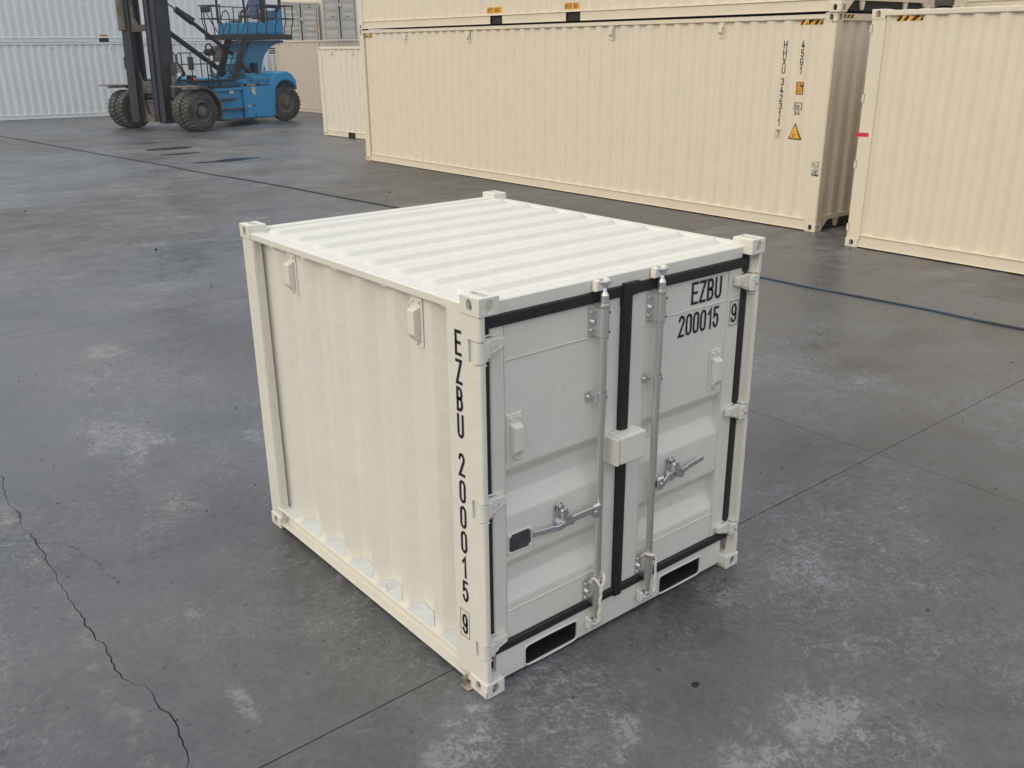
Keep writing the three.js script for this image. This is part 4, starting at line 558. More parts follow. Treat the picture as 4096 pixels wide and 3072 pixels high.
// the long container in the middle distance: wall on x = 9.63, near end at z = -4.79
{
  const zc = -4.79 - 6.096, A = freight({ label: 'long cream container marked HHXU 342311 7, on the ground behind the small white one', L: 12.192, H: 2.896, m: M.cream, pos: onSide(9.63, zc), phase: -5.56 - zc - FO / 2, vents: [-15.107, -12.87, -8.935, -6.685].map(z => z - zc), ventPaint: M.ivory, doors: -1, tape: [[-5.378 - zc, -5.002 - zc, 2.752, 2.812, 3.6, 1], [-16.78 - zc, -16.49 - zc, 2.722, 2.785, 3.4, -1]], group: 'cream containers along the yard' }), F = face(A);
  let t = []; const flush = () => { part('lettering', lay(t, (z, q) => F(z, q, 0.003), 0.02), M.ink, A); t = []; }; const put = (txt, z, top, pitch, w = 0.058, h = 0.100, th = 0.0135) => { for (const c of txt) { glyph(c, z - zc - w / 2, top - h, w, h, th, t); top -= pitch; } };
  put('HHXU', -5.560, 2.553, 0.111); put('342311', -5.560, 2.066, 0.1095); put('7', -5.558, 1.356, 0.11, 0.044, 0.092, 0.011); frame2(-5.594 - zc, -5.522 - zc, 1.253, 1.366, 0.0035, t); flush();
  put('45G1', -5.279, 2.551, 0.1105, 0.052); flush();
  { const a = -5.346 - zc, b = -5.219 - zc; frame2(a, b, 1.650, 1.742, 0.008, t); ribbon([[(a + b) / 2 - 0.012, 1.650], [(a + b) / 2 - 0.012, 1.742]], 0.006, false, t); glyph('i', a + 0.006, 1.664, 0.044, 0.064, 0.012, t); glyph('c', (a + b) / 2 - 0.006, 1.664, 0.054, 0.066, 0.011, t); glyph('3', -5.326 - zc, 1.580, 0.040, 0.050, 0.0095, t); glyph('3', -5.276 - zc, 1.580, 0.040, 0.050, 0.0095, t); }
  flush();
  const st = part('height_sticker', lay(poly2(rrect(-5.337 - zc, -5.219 - zc, 1.853, 2.018, 0.012).reverse()), (z, q) => F(z, q, 0.003), 0.02), M.yellow, A);
  { const s = []; frame2(-5.333 - zc, -5.223 - zc, 1.857, 2.014, 0.008, s); ribbon([[-5.333 - zc, 1.936], [-5.223 - zc, 1.936]], 0.004, false, s); let x = -5.322 - zc; for (const [c, w] of [['2', .026], ['.', .012], ['9', .026], ['m', .024]]) { glyph(c, x, 1.948, w, 0.054, 0.007, s); x += w + 0.003; } x = -5.318 - zc; for (const [c, w] of [['9', .026], ["'", .012], ['6', .026], ['"', .016]]) { glyph(c, x, 1.868, w, 0.054, 0.007, s); x += w + 0.003; } part('sticker_print', lay(s, (z, q) => F(z, q, 0.0045), 0.02), M.black, st); }
  const tr = (k, o2) => { const c = [-5.293 - zc, 1.328], v = [[-5.280 - zc, 1.474], [-5.412 - zc, 1.248], [-5.182 - zc, 1.246]].map(p => [c[0] + (p[0] - c[0]) * k, c[1] + (p[1] - c[1]) * k]); return lay([v], (z, q) => F(z, q, o2), 0.02); };
  const sg = part('warning_sticker', tr(1, 0.003), M.black, A); part('sticker_field', tr(0.80, 0.0045), M.yellow, sg);
  { const s = []; words('SUPER', -5.322 - zc, 1.306, 0.009, 0.014, 0.0022, 0.0025, s); words('HEAVY', -5.322 - zc, 1.284, 0.009, 0.014, 0.0022, 0.0025, s); part('sticker_print', lay(s, (z, q) => F(z, q, 0.006), 0.02), M.black, sg); }
  // scuffed primer on the corner post, chipped corner casting
  { const s = []; for (let k = 0; k < 260; k++) { const z = -4.962 + 0.125 * Math.pow(rnd(), 0.8), q = 0.782 + 0.20 * Math.pow(rnd(), 1.5), a = rr(0.002, 0.010); s.push(...poly2([[z - zc - a, q - a * .4], [z - zc + a, q - a * .7], [z - zc + a * .8, q + a * .5], [z - zc - a * .6, q + a * .7]])); } part('scuff_mark', lay(s, (z, q) => [-FW / 2 + 0.0035, q, z]), plain(0.42, 0.43, 0.37, 0.8), A); }
  { const s = []; for (let k = 0; k < 34; k++) { const top = k < 22, z = rr(-4.965, -4.80), q = top ? rr(2.765, 2.80) + (k % 5 ? 0 : 0.06) : rr(0.075, 0.125), a = rr(0.0015, 0.006) * (k % 7 ? 1 : 1.8); s.push(...poly2([[z - zc - a, q], [z - zc + a * .4, q - a * .8], [z - zc + a, q + a * .3], [z - zc - a * .2, q + a]])); } part('paint_chip', lay(s, (z, q) => [-FW / 2 - 0.0008, q, z]), plain(0.10, 0.06, 0.045, 0.9), A); }
  { const [q, s] = hazard(-1.08, -0.81, 2.824, 2.872, 3, 1), f = e => (x, y2) => [x, y2, 6.096 - 0.010 + e]; part('warning_tape', lay(q, f(0.0015)), M.yellow, A); part('tape_stripe', lay(s, f(0.003)), M.black, A); }
  // the one stacked on it, a few centimetres further along
  const zu = zc + 0.05, U = freight({ label: 'cream container stacked on the long one, lettered EMPTY LIFT ONLY above its fork pockets', L: 12.192, H: 2.896, m: M.cream, pos: onSide(9.61, zu, 2.896), phase: 0.03, pockets: [-11.95 - zu, -9.85 - zu], doors: -1, group: 'cream containers along the yard' }), G = face(U);
  for (const [a, b] of [[-12.217, -11.809], [-10.10, -9.732]]) { const y0 = 3.098 - 2.896, y1 = 3.203 - 2.896; const l = part('lift_label', lay(poly2([[a - zu, y0], [b - zu, y0], [b - zu, y1], [a - zu, y1]]), (z, q) => G(z, q, 0.003), 0.02), M.yellow, U), s = []; const n = 13, w = (b - a - 0.02) / 15.5; words('EMPTY LIFT ONLY', a - zu + 0.01, y0 + 0.012, w * 0.80, 0.082, 0.0085, w * 0.22, s); part('label_print', lay(s, (z, q) => G(z, q, 0.0045), 0.02), plain(0.16, 0.06, 0.01, 0.6), l); }
}
// to the right, its door end facing the long one
{
  const zc = -4.02 + 6.096, B = freight({ label: 'cream container nearest on the right, with a strip of red tape on its corner post', L: 12.192, H: 2.896, m: M.cream, pos: onSide(9.14, zc), phase: -3.62 - zc, doors: -1, tape: [[-3.721 - zc, -3.390 - zc, 2.757, 2.812, 3.4, 1]], group: 'cream containers along the yard' }); face(B);
  part('red_tape', lay(poly2([[-4.024 - zc, 1.401], [-3.870 - zc, 1.405], [-3.871 - zc, 1.452], [-4.024 - zc, 1.450]]), (z, y) => [-FW / 2 + 0.0025, y, z]), M.red, B);
  part('tape_flap', cb(-FW / 2 + 0.0022, -FW / 2 + 0.0042, 1.402, 1.450, -4.054 - zc, -4.0235 - zc, 0.0005), M.red, B);
}
// second row behind, seen only in slivers
{
  const W1 = freight({ label: 'fawn container on the ground behind the long cream one', L: 12.192, H: 2.896, m: M.fawn, pos: onSide(12.26, -5.1 - 6.096), doors: -1, group: 'containers of the hidden second row' }); face(W1);
  const W2 = freight({ label: 'fawn container stacked in the second row, its end showing past the upper cream one', L: 12.192, H: 2.896, m: M.fawn, pos: onSide(12.26, -5.1 - 6.096, 2.896), doors: -1, group: 'containers of the hidden second row' }); face(W2);
  const V1 = freight({ label: 'ivory container on the ground behind the one with the red tape', L: 6.058, H: 2.896, m: M.ivory, pos: onSide(12.2, -4.555 + 3.029), doors: 1, group: 'containers of the hidden second row' }); face(V1);
  const V2 = freight({ label: 'ivory container of the second row, showing above the one with the red tape', L: 6.058, H: 2.896, m: M.ivory, pos: onSide(12.2, -4.555 + 3.029, 2.896), doors: 1, group: 'containers of the hidden second row' }); face(V2);
}
// the far side of the yard
{
  const S = freight({ label: 'short pale container between the long cream one and the fawn one', L: 6.058, H: 2.56, m: M.ivory, pos: [12.153 + 1.219 * Math.cos(0.0733) + 3.029 * Math.sin(0.0733), 0, -23.698 - 1.219 * Math.sin(0.0733) + 3.029 * Math.cos(0.0733)], turn: 0.0733, pockets: [-1.53, 1.53], vents: [-2.28, -1.25], hinges: [0.3, 1.0, 1.7, 2.3], doors: 1, group: 'containers across the yard' }); face(S);
  const G = freight({ label: 'fawn container behind the rear wheel of the blue handler', L: 12.192, H: 2.83, m: M.fawn, pos: [16.72 + 1.219 * Math.cos(0.0765) + 6.096 * Math.sin(0.0765), 0, -35.98 - 1.219 * Math.sin(0.0765) + 6.096 * Math.cos(0.0765)], turn: 0.0765, vents: [-4.9, -2.7, 2], doors: 1, tape: [[-5.86, -5.62, 2.66, 2.715, 2.5, 1]], group: 'containers across the yard' }); face(G);
  // white pair: wall faces the camera, so the local frame is turned a quarter
  const a = THREE.MathUtils.degToRad(81.79), d = [Math.sin(a), Math.cos(a)], P0 = [6.14, -38.17], mid = 4.163 + 1.04, c = [P0[0] + d[0] * mid, P0[1] + d[1] * mid], nrm = [d[1], -d[0]]; // nrm points away from the camera
  const pos = y => [c[0] + nrm[0] * FW / 2, y, c[1] + nrm[1] * FW / 2];
  for (const up of [0, 1]) {
    const F = freight({ label: up ? 'upper white container behind the mast of the blue handler' : 'lower white container on the ground behind the blue handler', L: 12.192, H: 2.81, m: M.chalk, pos: pos(up * 2.81), turn: a, phase: 0.65 - mid, pockets: [-1.04, 1.04], vents: up ? [] : [2.255 - mid, 4.383 - mid, 7.6 - mid, 9.8 - mid], doors: -1, group: 'containers across the yard' }), q = face(F);
    if (up) { const s0 = 4.02 - mid, s1 = 4.344 - mid; part('lift_label', lay(poly2([[s0, 0.215], [s1, 0.215], [s1, 0.292], [s0, 0.292]]), (z, y) => q(z, y, 0.003), 0.02), plain(0.80, 0.40, 0.10, 0.5), F); const t = words('EMPTY LIFT ONLY', s0 + 0.012, 0.228, 0.0155, 0.05, 0.006, 0.0045); part('label_print', lay(t, (z, y) => q(z, y, 0.0045), 0.02), plain(0.12, 0.05, 0.02, 0.6), F); }
    else { const t = []; for (const [y, w, h] of [[2.50, 0.30, 0.05], [2.41, 0.30, 0.05], [2.32, 0.30, 0.055]]) t.push(...poly2([[10.77 - mid, y], [10.77 + w - mid, y], [10.77 + w - mid, y + h], [10.77 - mid, y + h]])); part('lettering', lay(t, (z, y) => q(z, y, 0.003), 0.02), M.ink, F); const st = part('height_sticker', lay(poly2(rrect(10.12 - mid, 10.26 - mid, 1.78, 1.96, 0.01).reverse()), (z, y) => q(z, y, 0.003), 0.02), M.yellow, F), s = []; frame2(10.125 - mid, 10.255 - mid, 1.785, 1.955, 0.008, s); words('2.9m', 10.135 - mid, 1.885, 0.022, 0.055, 0.007, 0.003, s); words("9'6", 10.14 - mid, 1.80, 0.022, 0.055, 0.007, 0.006, s); part('sticker_print', lay(s, (z, y) => q(z, y, 0.0045), 0.02), M.black, st); }
  }
  // two door ends high up in the gap, each on one of its own kind
  const nx = [26.54, 29.10];
  for (const [i, x, h0, y, lb] of [[0, nx[0], 2.591, 0, 'grey container on the ground under the one with dark gear, far back'], [0, nx[0] + 0.02, 2.591, 1, 'stacked grey container far back with small dark lettering on its door'], [1, nx[1], 2.896, 0, 'grey container on the ground under the one with black door grips, far back'], [1, nx[1], 2.896, 1, 'stacked grey container far back with black grips on its door handles']]) {
    const N = freight({ label: lb, L: 6.058, H: h0, m: M.stone, pos: [x, y * h0, -52 - 3.029 - (i ? 0 : 0.3)], doors: 1, twoBars: false, handleY: i ? 1.49 : 1.06, boxY: i ? 2.15 : 1.61, grips: i === 1, doorRibs: i ? 4 : 6, hinges: [0.3, 1.0, 1.7, 2.3], group: 'containers across the yard' }); face(N);
    if (y && !i) { for (const t of [words('HXU 30234', 0.20, 2.42, 0.052, 0.10, 0.014, 0.014), words('2261', 0.52, 2.26, 0.05, 0.09, 0.012, 0.012)]) part('lettering', lay(t, (p, q) => [p, q, 3.029 - 0.032]), M.ink, N); part('height_sticker', lay(poly2([[0.82, 0.86], [0.93, 0.86], [0.93, 1.16], [0.82, 1.16]]), (p, q) => [p, q, 3.029 - 0.032]), M.yellow, N); }
  }
}
console.log('containers done');
// ---------------------------------------------------------------- blue empty-container handler
{
  const K = { blue: paint(0.022, 0.29, 0.58, 0.40, 0.003), teal: paint(0.03, 0.22, 0.37, 0.5, 0.003), dark: grimy(0.020, 0.021, 0.028, 0.5), mast: grimy(0.022, 0.025, 0.042, 0.45), rust: grimy(0.135, 0.115, 0.10, 0.75), tyre: grimy(0.072, 0.069, 0.066, 0.92), tread: grimy(0.125, 0.122, 0.125, 0.92), rim: grimy(0.185, 0.172, 0.16, 0.8), dust: grimy(0.30, 0.28, 0.26, 0.85), rail: plain(0.014, 0.015, 0.02, 0.45), seat: plain(0.03, 0.028, 0.027, 0.8), steel: new THREE.MeshStandardMaterial({ color: lin(0.5, 0.5, 0.48), metalness: 0.9, roughness: 0.3 }), lampGlass: plain(0.70, 0.10, 0.02, 0.3), label: plain(0.55, 0.50, 0.42, 0.6), white: plain(0.72, 0.72, 0.70, 0.5), glass: new THREE.MeshPhysicalMaterial({ color: 0xffffff, transmission: 1, thickness: 0, roughness: 0.03, ior: 1.5, side: THREE.DoubleSide }) };
  const T = thing('container_handler', 'blue empty-container handler truck with a tall black mast and raised cab', 'handler truck', [9.47, 0, -29.53], THREE.MathUtils.degToRad(19.5));
  // tyres: carcass, chunky shoulder lugs, rim
  const R = 0.628, TW = 0.36;
  const carc = lathe([[0.33, -TW / 2 + 0.03], [0.37, -TW / 2], [0.50, -TW / 2 - 0.005], [0.585, -TW / 2 + 0.02], [0.610, -TW / 2 + 0.08], [0.614, 0], [0.610, TW / 2 - 0.08], [0.585, TW / 2 - 0.02], [0.50, TW / 2 + 0.005], [0.37, TW / 2], [0.33, TW / 2 - 0.03]], 40).rotateX(Math.PI / 2);
  const lugs = []; for (let k = 0; k < 28; k++) for (const s of [-1, 1]) { const g = new RoundedBoxGeometry(0.066, 0.10, TW * 0.44, 1, 0.012); const p = g.attributes.position; for (let i = 0; i < p.count; i++) { const e = Math.abs(p.getZ(i)) ; if (p.getZ(i) * s > 0) p.setY(i, p.getY(i) - 0.018); else p.setX(i, p.getX(i) * 1.3); } g.translate(0, R - 0.050, s * TW * 0.27).rotateZ((k + (s > 0 ? 0.5 : 0)) / 28 * 2 * Math.PI); lugs.push(g); }
  const carcG = merged(carc), lugG = merged(lugs); carcG.isReady = lugG.isReady = true;
  const rimDeep = merged([lathe([[0.345, TW / 2 - 0.02], [0.335, TW / 2 + 0.002], [0.315, TW / 2 + 0.004], [0.30, TW / 2 - 0.02], [0.275, -0.02], [0.18, -0.04], [0.175, TW / 2 - 0.06], [0.15, TW / 2 - 0.02], [0.02, TW / 2 - 0.012], [0.001, TW / 2 - 0.012]], 32).rotateX(Math.PI / 2), lathe([[0.345, -TW / 2 + 0.02], [0.30, -TW / 2 + 0.02], [0.001, -TW / 2 + 0.05]], 24).rotateX(Math.PI / 2)]); rimDeep.isReady = true;
  const rimNut = merged([lathe([[0.345, TW / 2 - 0.02], [0.335, TW / 2 + 0.002], [0.315, TW / 2 + 0.004], [0.29, TW / 2 - 0.03], [0.21, TW / 2 - 0.04], [0.12, TW / 2 - 0.03], [0.115, TW / 2 + 0.015], [0.09, TW / 2 + 0.03], [0.001, TW / 2 + 0.032]], 32).rotateX(Math.PI / 2), ...Array.from({ length: 10 }, (_, k) => cyl([0.175 * Math.cos(k * 0.628), 0.175 * Math.sin(k * 0.628), TW / 2 - 0.05], [0.175 * Math.cos(k * 0.628), 0.175 * Math.sin(k * 0.628), TW / 2 + 0.012], 0.022, 0.020, 6))]); rimNut.isReady = true;
  const wheel = (x, z, turn, rim, flip) => { const w = new THREE.Group(); w.name = 'wheel'; w.position.set(x, R, z); w.rotation.y = turn + (flip ? Math.PI : 0); T.add(w); part('tyre', carcG, K.tyre, w); part('tread', lugG, K.tread, w); part('rim', rim, K.rim, w); };
  const FX = -0.12; wheel(FX, 1.77, 0, rimDeep, false); wheel(FX, 1.365, 0, rimDeep, false); wheel(FX, -1.46, 0, rimDeep, true); wheel(FX, -1.865, 0, rimDeep, true);
  wheel(4.53, 0.96, -0.30, rimNut, false); wheel(4.53, -1.25, -0.30, rimNut, true);
  each('axle', [cyl([FX, 0.62, -1.6], [FX, 0.62, 1.3], 0.16, 0.16, 16), cyl([4.53, 0.62, -1.2], [4.53, 0.62, 0.9], 0.12, 0.12, 14), cb(-0.35, 0.15, 0.42, 0.95, -1.35, 1.05, 0.03)], K.rust, T);
  // chassis and side panels
  part('chassis', [cb(0.1, 4.9, 0.50, 1.30, -1.0, 0.72, 0.03), cb(0.2, 3.0, 1.28, 1.52, -1.25, 1.05, 0.02), cb(3.1, 5.1, 1.20, 1.62, -1.1, 0.85, 0.05)], K.teal, T);
  part('mast_mount', cb(-0.3, 0.2, 1.02, 1.44, -1.15, 0.9, 0.02), K.rust, T);
  const pz = 1.32; // plane of the near side panels
  part('engine_panel', exXY([[2.28, 0.26], [3.63, 0.22], [3.66, 1.30], [3.60, 1.40], [2.28, 1.42]], 0.9, pz, 0.02), K.blue, T);
  each('panel_gap', [cb(2.36, 2.372, 0.30, 1.28, pz - 0.002, pz + 0.002, 0.0005), cb(2.70, 2.708, 0.92, 1.28, pz - 0.002, pz + 0.002, 0.0005), cb(2.30, 3.62, 1.292, 1.300, pz - 0.002, pz + 0.002, 0.0005)], K.dark, T);
  part('step_panel', [exXY([[1.32, 0.26], [2.28, 0.26], [2.28, 1.30], [1.05, 1.30], [1.18, 0.95]], 0.75, pz - 0.10, 0.015), cb(1.0, 2.28, 1.18, 1.30, 0.9, pz - 0.02, 0.01)], K.blue, T);
  for (const [a, b, y] of [[1.20, 1.98, 0.93], [1.40, 2.28, 0.59]]) part('step', cb(a, b, y - 0.02, y + 0.02, pz - 0.12, pz + 0.06, 0.006), K.rust, T);
  part('side_sill', cb(1.3, 3.7, 0.20, 0.27, 0.85, pz - 0.02, 0.01), K.rust, T);
  each('deck_edge', [cb(0.3, 2.3, 1.52, 1.56, -1.2, pz - 0.08, 0.006), cb(0.9, 2.2, 1.31, 1.345, 0.9, pz + 0.02, 0.006)], K.dark, T);
  part('deck_plate', cb(0.25, 2.0, 1.56, 1.60, -1.1, 0.9, 0.006), K.blue, T);
  { const z = pz + 0.004; const pl = part('name_strip', lay(poly2([[2.30, 1.305], [3.08, 1.285], [3.13, 1.385], [2.29, 1.402]]), (x, y) => [x, y, z]), M.black, T); part('lettering', lay(words('SDCE90K8E3', 2.47, 1.318, 0.034, 0.058, 0.0085, 0.008), (x, y) => [x, y - (x - 2.47) * 0.02, z + 0.003]), K.white, pl); const s = []; for (let k = 0; k < 4; k++) s.push(...poly2([[3.14 + k * 0.095, 1.288], [3.19 + k * 0.095, 1.287], [3.235 + k * 0.095, 1.383], [3.185 + k * 0.095, 1.384]])); part('stripe', lay(s, (x, y) => [x, y, z]), M.black, T);
    each('notice', [[[2.66, 1.02], [2.90, 1.02], [2.82, 1.12], [2.83, 1.26], [2.66, 1.27]], [[1.66, 1.09], [1.84, 1.09], [1.84, 1.18], [1.66, 1.18]]].map(q => lay(poly2(q), (x, y) => [x, y, x < 2 ? pz - 0.018 : z])), K.label, T);
    each('latch', [[2.63, 1.06], [2.72, 0.65], [2.76, 0.30]].map(([x, y]) => cyl([x, y, pz], [x, y, pz + 0.012], 0.035, 0.035, 10)), K.dark, T); part('fuel_tag', cb(2.44, 2.54, 0.60, 0.69, pz, pz + 0.006, 0.002), K.label, T); }
  // front mudguards
  for (const s of [1, -1]) {
    const z0 = s > 0 ? 1.12 : -2.08, z1 = s > 0 ? 2.0 : -1.25, pts = [[-1.0, 1.400], [-0.30, 1.425], ...arc(FX, 0.63, 0.80, 0.78, 100, -22, 14)];
    const g = sheet(pts.length - 1, 1, (i, j) => [pts[i][0], pts[i][1], j ? z1 : z0]), h = pts.map(([x, y], i) => i < 2 ? [x, y - 0.09] : [FX + (x - FX) * 0.91, 0.63 + (y - 0.63) * 0.91]);
    part('mudguard', [sheet(pts.length - 3, 1, (i, j) => [...(j ? h[i + 2] : pts[i + 2]), z1]), sheet(pts.length - 3, 1, (i, j) => [...(j ? h[i + 2] : pts[i + 2]), z0]), sheet(pts.length - 3, 1, (i, j) => [pts[i + 2][0], pts[i + 2][1], j ? z1 : z0])], s > 0 ? K.rust : K.dark, T);
    part('guard_plate', [cb(-0.92, -0.18, 1.395, 1.425, s > 0 ? 1.52 : -2.08, s > 0 ? 2.0 : -1.62, 0.01), cb(-0.90, -0.2, 1.32, 1.40, (s > 0 ? 2.0 : -1.62) - 0.02, s > 0 ? 2.0 : -1.62, 0.004)], K.dust, T);
  }
  // rear counterweight with wheel arches
  part('counterweight', [exXY([[3.62, 1.02], [3.70, 0.24], [3.80, 0.24], [3.86, 0.95], ...arc(4.42, 1.00, 0.55, 0.44, 175, 12, 12), [4.99, 1.12], [4.97, 1.42], [4.76, 1.66], [4.50, 1.75], [3.95, 1.69], [3.66, 1.42]], 0.55, 1.26, 0.04), exXY([[3.62, 0.5], [4.95, 0.5], [4.97, 1.42], [4.76, 1.66], [4.5, 1.75], [3.62, 1.62]], -1.3, 0.56, 0.04)], K.blue, T);
  part('hood', [cb(3.0, 4.5, 1.40, 1.70, -1.1, 0.75, 0.04), cb(2.9, 3.7, 1.42, 1.56, 0.3, 1.22, 0.02)], K.teal, T);
  part('arch_liner', exXY(arc(4.42, 0.98, 0.57, 0.47, 180, 0, 14), 0.50, 0.56), K.dark, T);
  part('exhaust', [cyl([3.60, 1.55, 0.62], [3.58, 2.02, 0.62], 0.13, 0.13, 16), cyl([3.58, 2.02, 0.62], [3.58, 2.05, 0.62], 0.13, 0.10, 16)], K.dark, T);
  part('lifting_eye', at(new THREE.TorusGeometry(0.055, 0.022, 8, 18).rotateY(0.6), 4.28, 1.83, 0.4), K.blue, T);
  // arched cab pillar
  const pil = [[2.83, 1.42], [3.15, 1.97], [3.62, 2.80], [5.25, 2.80], [5.25, 2.74], ...arc(5.22, 1.72, 1.20, 1.00, 92, 178, 14), [3.86, 1.50]].reverse();
  for (const z of [0.46, -0.62]) part('pillar_plate', exXY(pil, z, z + 0.07, 0.01), K.teal, T);
  part('pillar_web', [cb(2.95, 3.5, 1.45, 2.0, -0.6, 0.48, 0.02), cb(3.5, 5.1, 2.70, 2.80, -0.6, 0.5, 0.01), exXY([[2.86, 1.42], [3.18, 1.97], [3.65, 2.8], [3.75, 2.8], [3.28, 1.97], [2.96, 1.42]].reverse(), -0.58, 0.48)], K.blue, T);
  each('brace', [cyl([3.1, 2.0, 0.56], [3.62, 1.46, 0.62], 0.075, 0.075, 10), cb(2.56, 2.72, 2.10, 2.62, -0.35, 0.15, 0.03)], K.rust, T);
  // cab platform, rails
  const px0 = 2.95, px1 = 5.30, pn = 0.95, pf = -1.05, py = 3.0;
  part('platform', [cb(px0, px1, py - 0.18, py, pf, pn, 0.01)], K.dark, T);
  const rails = []; const bend = (x, z, dx, dz) => pipe([[x, py, z], [x, py + 0.22, z], [x + dx, py + 0.40, z + dz], [x + dx, py + 0.98, z + dz]], 0.021, 6);
  for (const y of [3.53, 3.96]) { rails.push(...pipe([[3.52, y, pn + 0.10], [px1 + 0.06, y, pn + 0.10], [px1 + 0.06, y, pf - 0.08], [px0 - 0.05, y, pf - 0.08], [px0 - 0.05, y, -0.05]], 0.021, 6)); }
  for (const x of [3.56, 4.0, 4.45, 4.9, 5.28]) rails.push(...bend(x, pn, 0, 0.10)); for (const x of [3.0, 3.7, 4.5, 5.25]) rails.push(...bend(x, pf, 0, -0.08)); for (const z of [-0.9, -0.5, -0.08]) rails.push(...bend(px0, z, -0.05, 0)); for (const z of [-0.4, 0.3]) rails.push(...bend(px1, z, 0.06, 0));
  part('platform_rail', rails, K.rail, T);
  // stair: two stringers, treads, hoop handrails
  const sa = [2.28, 1.38], sb2 = [2.98, 2.86];
  for (const z of [0.12, 0.90]) part('stringer', exXY([[sa[0] - 0.16, sa[1]], [sa[0] + 0.14, sa[1]], [sb2[0] + 0.14, sb2[1]], [sb2[0] - 0.16, sb2[1]]], z - 0.025, z + 0.025), K.dark, T);
  for (let k = 1; k < 7; k++) { const f = k / 7; part('tread', cb(sa[0] + f * 0.70 - 0.13, sa[0] + f * 0.70 + 0.12, sa[1] + f * 1.48 - 0.018, sa[1] + f * 1.48 + 0.012, 0.14, 0.88, 0.004), K.dark, T); }
  const hoop = []; for (const z of [0.06, 0.96]) { hoop.push(...pipe([[2.22, 1.60, z], [2.10, 1.9, z], [2.55, 2.75, z], [2.72, 3.35, z], [2.90, 3.72, z], [3.05, 3.78, z], [3.16, 3.66, z], [3.16, 3.30, z], [3.05, 3.0, z]], 0.020, 6)); hoop.push(...pipe([[2.62, 2.70, z], [3.06, 3.42, z]], 0.018, 6)); }
  part('stair_rail', hoop, K.rail, T);
  // cab: sill, pillars, roof, panes, seat
  const c0 = 3.38, c1 = 5.18, cn = 0.62, cf = -0.78;
  const sil = [[c0, py + 0.005], [c1 + 0.02, py + 0.005], [c1 + 0.03, 3.86], [c1 - 0.12, 3.86], [c1 - 0.20, 3.66], ...arc(c1 - 0.62, 3.80, 0.44, 0.38, -25, -88, 6), [c0 + 0.04, 3.40]];
  part('cab_body', [exXY(sil, cn - 0.05, cn, 0.015), exXY(sil, cf, cf + 0.05, 0.015), cb(c0 - 0.03, c0 + 0.04, py + 0.005, 3.38, cf, cn, 0.02), cb(c1 - 0.04, c1 + 0.03, py + 0.005, 3.84, cf, cn, 0.02), cb(c0, c1, py + 0.004, py + 0.06, cf, cn, 0.005)], K.blue, T);
  each('cab_frame', [cb(c0 - 0.02, c0 + 0.05, 3.38, 4.85, cf, cf + 0.06, 0.01), cb(c0 - 0.02, c0 + 0.05, 3.38, 4.85, cn - 0.06, cn, 0.01), cb(c1 - 0.10, c1 + 0.02, 3.84, 4.85, cf, cf + 0.07, 0.01), cb(c1 - 0.10, c1 + 0.02, 3.84, 4.85, cn - 0.07, cn, 0.01), cb(4.18, 4.32, 3.38, 4.85, cn - 0.06, cn + 0.01, 0.01), cb(4.30, c1 - 0.05, 3.88, 3.98, cn - 0.05, cn, 0.01), exXY([[c1 - 0.28, 3.90], [c1 - 0.06, 3.90], [c1 - 0.06, 3.70], [c1 - 0.16, 3.72]].reverse(), cn - 0.045, cn - 0.005)], K.dark, T);
  part('cab_roof', cb(c0 - 0.06, c1 + 0.06, 4.85, 4.97, cf - 0.04, cn + 0.04, 0.03), K.blue, T);
  for (const g of [cb(c0 + 0.05, 4.18, 3.42, 4.85, cn - 0.034, cn - 0.030, 0.0005), cb(4.32, c1 - 0.10, 3.42, 4.85, cn - 0.034, cn - 0.030, 0.0005), cb(c0 + 0.010, c0 + 0.014, 3.40, 4.85, cf + 0.06, cn - 0.06, 0.0005), cb(c1 - 0.045, c1 - 0.041, 3.86, 4.85, cf + 0.07, cn - 0.07, 0.0005), cb(c0 + 0.05, c1 - 0.10, 3.42, 4.85, cf + 0.030, cf + 0.034, 0.0005)]) part('cab_pane', g, K.glass, T);
  part('operator_seat', [cb(4.30, 4.75, 3.36, 3.50, -0.34, 0.18, 0.05), exXY([[4.60, 3.48], [4.78, 3.46], [4.92, 4.25], [4.76, 4.28]], -0.34, 0.18, 0.04), cb(4.68, 4.86, 4.28, 4.48, -0.22, 0.06, 0.05), cb(4.42, 4.66, 3.06, 3.38, -0.25, 0.09, 0.03), cb(4.34, 4.70, 3.62, 3.68, 0.20, 0.27, 0.02)], K.seat, T);
  part('cab_console', [cb(3.52, 3.72, 3.06, 3.50, -0.30, 0.12, 0.03), cyl([3.72, 3.46, -0.08], [3.90, 3.66, -0.08], 0.03, 0.03, 8), at(new THREE.TorusGeometry(0.17, 0.014, 8, 24).rotateY(Math.PI / 2).rotateZ(-0.6), 3.92, 3.69, -0.08)], K.seat, T);
  each('cab_locker', [cb(3.52, 3.80, 3.38, 3.53, 0.30, 0.54, 0.01), cb(3.92, 4.12, 3.38, 3.50, 0.30, 0.54, 0.01)], K.white, T);
  part('seat_tag', cb(4.50, 4.56, 3.74, 3.82, 0.185, 0.195, 0.002), M.yellow, T);
  // mast: outer channels, inner channels, cross members
  const tilt = 0.035, lean = g => { const p = g.attributes.position; for (let i = 0; i < p.count; i++) p.setX(i, p.getX(i) + p.getY(i) * tilt); g.computeVertexNormals(); return g; };
  const chan = (zc, x0, x1, hw, y0, y1, out) => [cb(x0, x1, y0, y1, zc + out * (hw - 0.03), zc + out * hw, 0.004), cb(x0, x0 + 0.035, y0, y1, zc - hw, zc + hw, 0.004), cb(x1 - 0.035, x1, y0, y1, zc - hw, zc + hw, 0.004)];
  const MC = -0.15, MZ = 0.70;
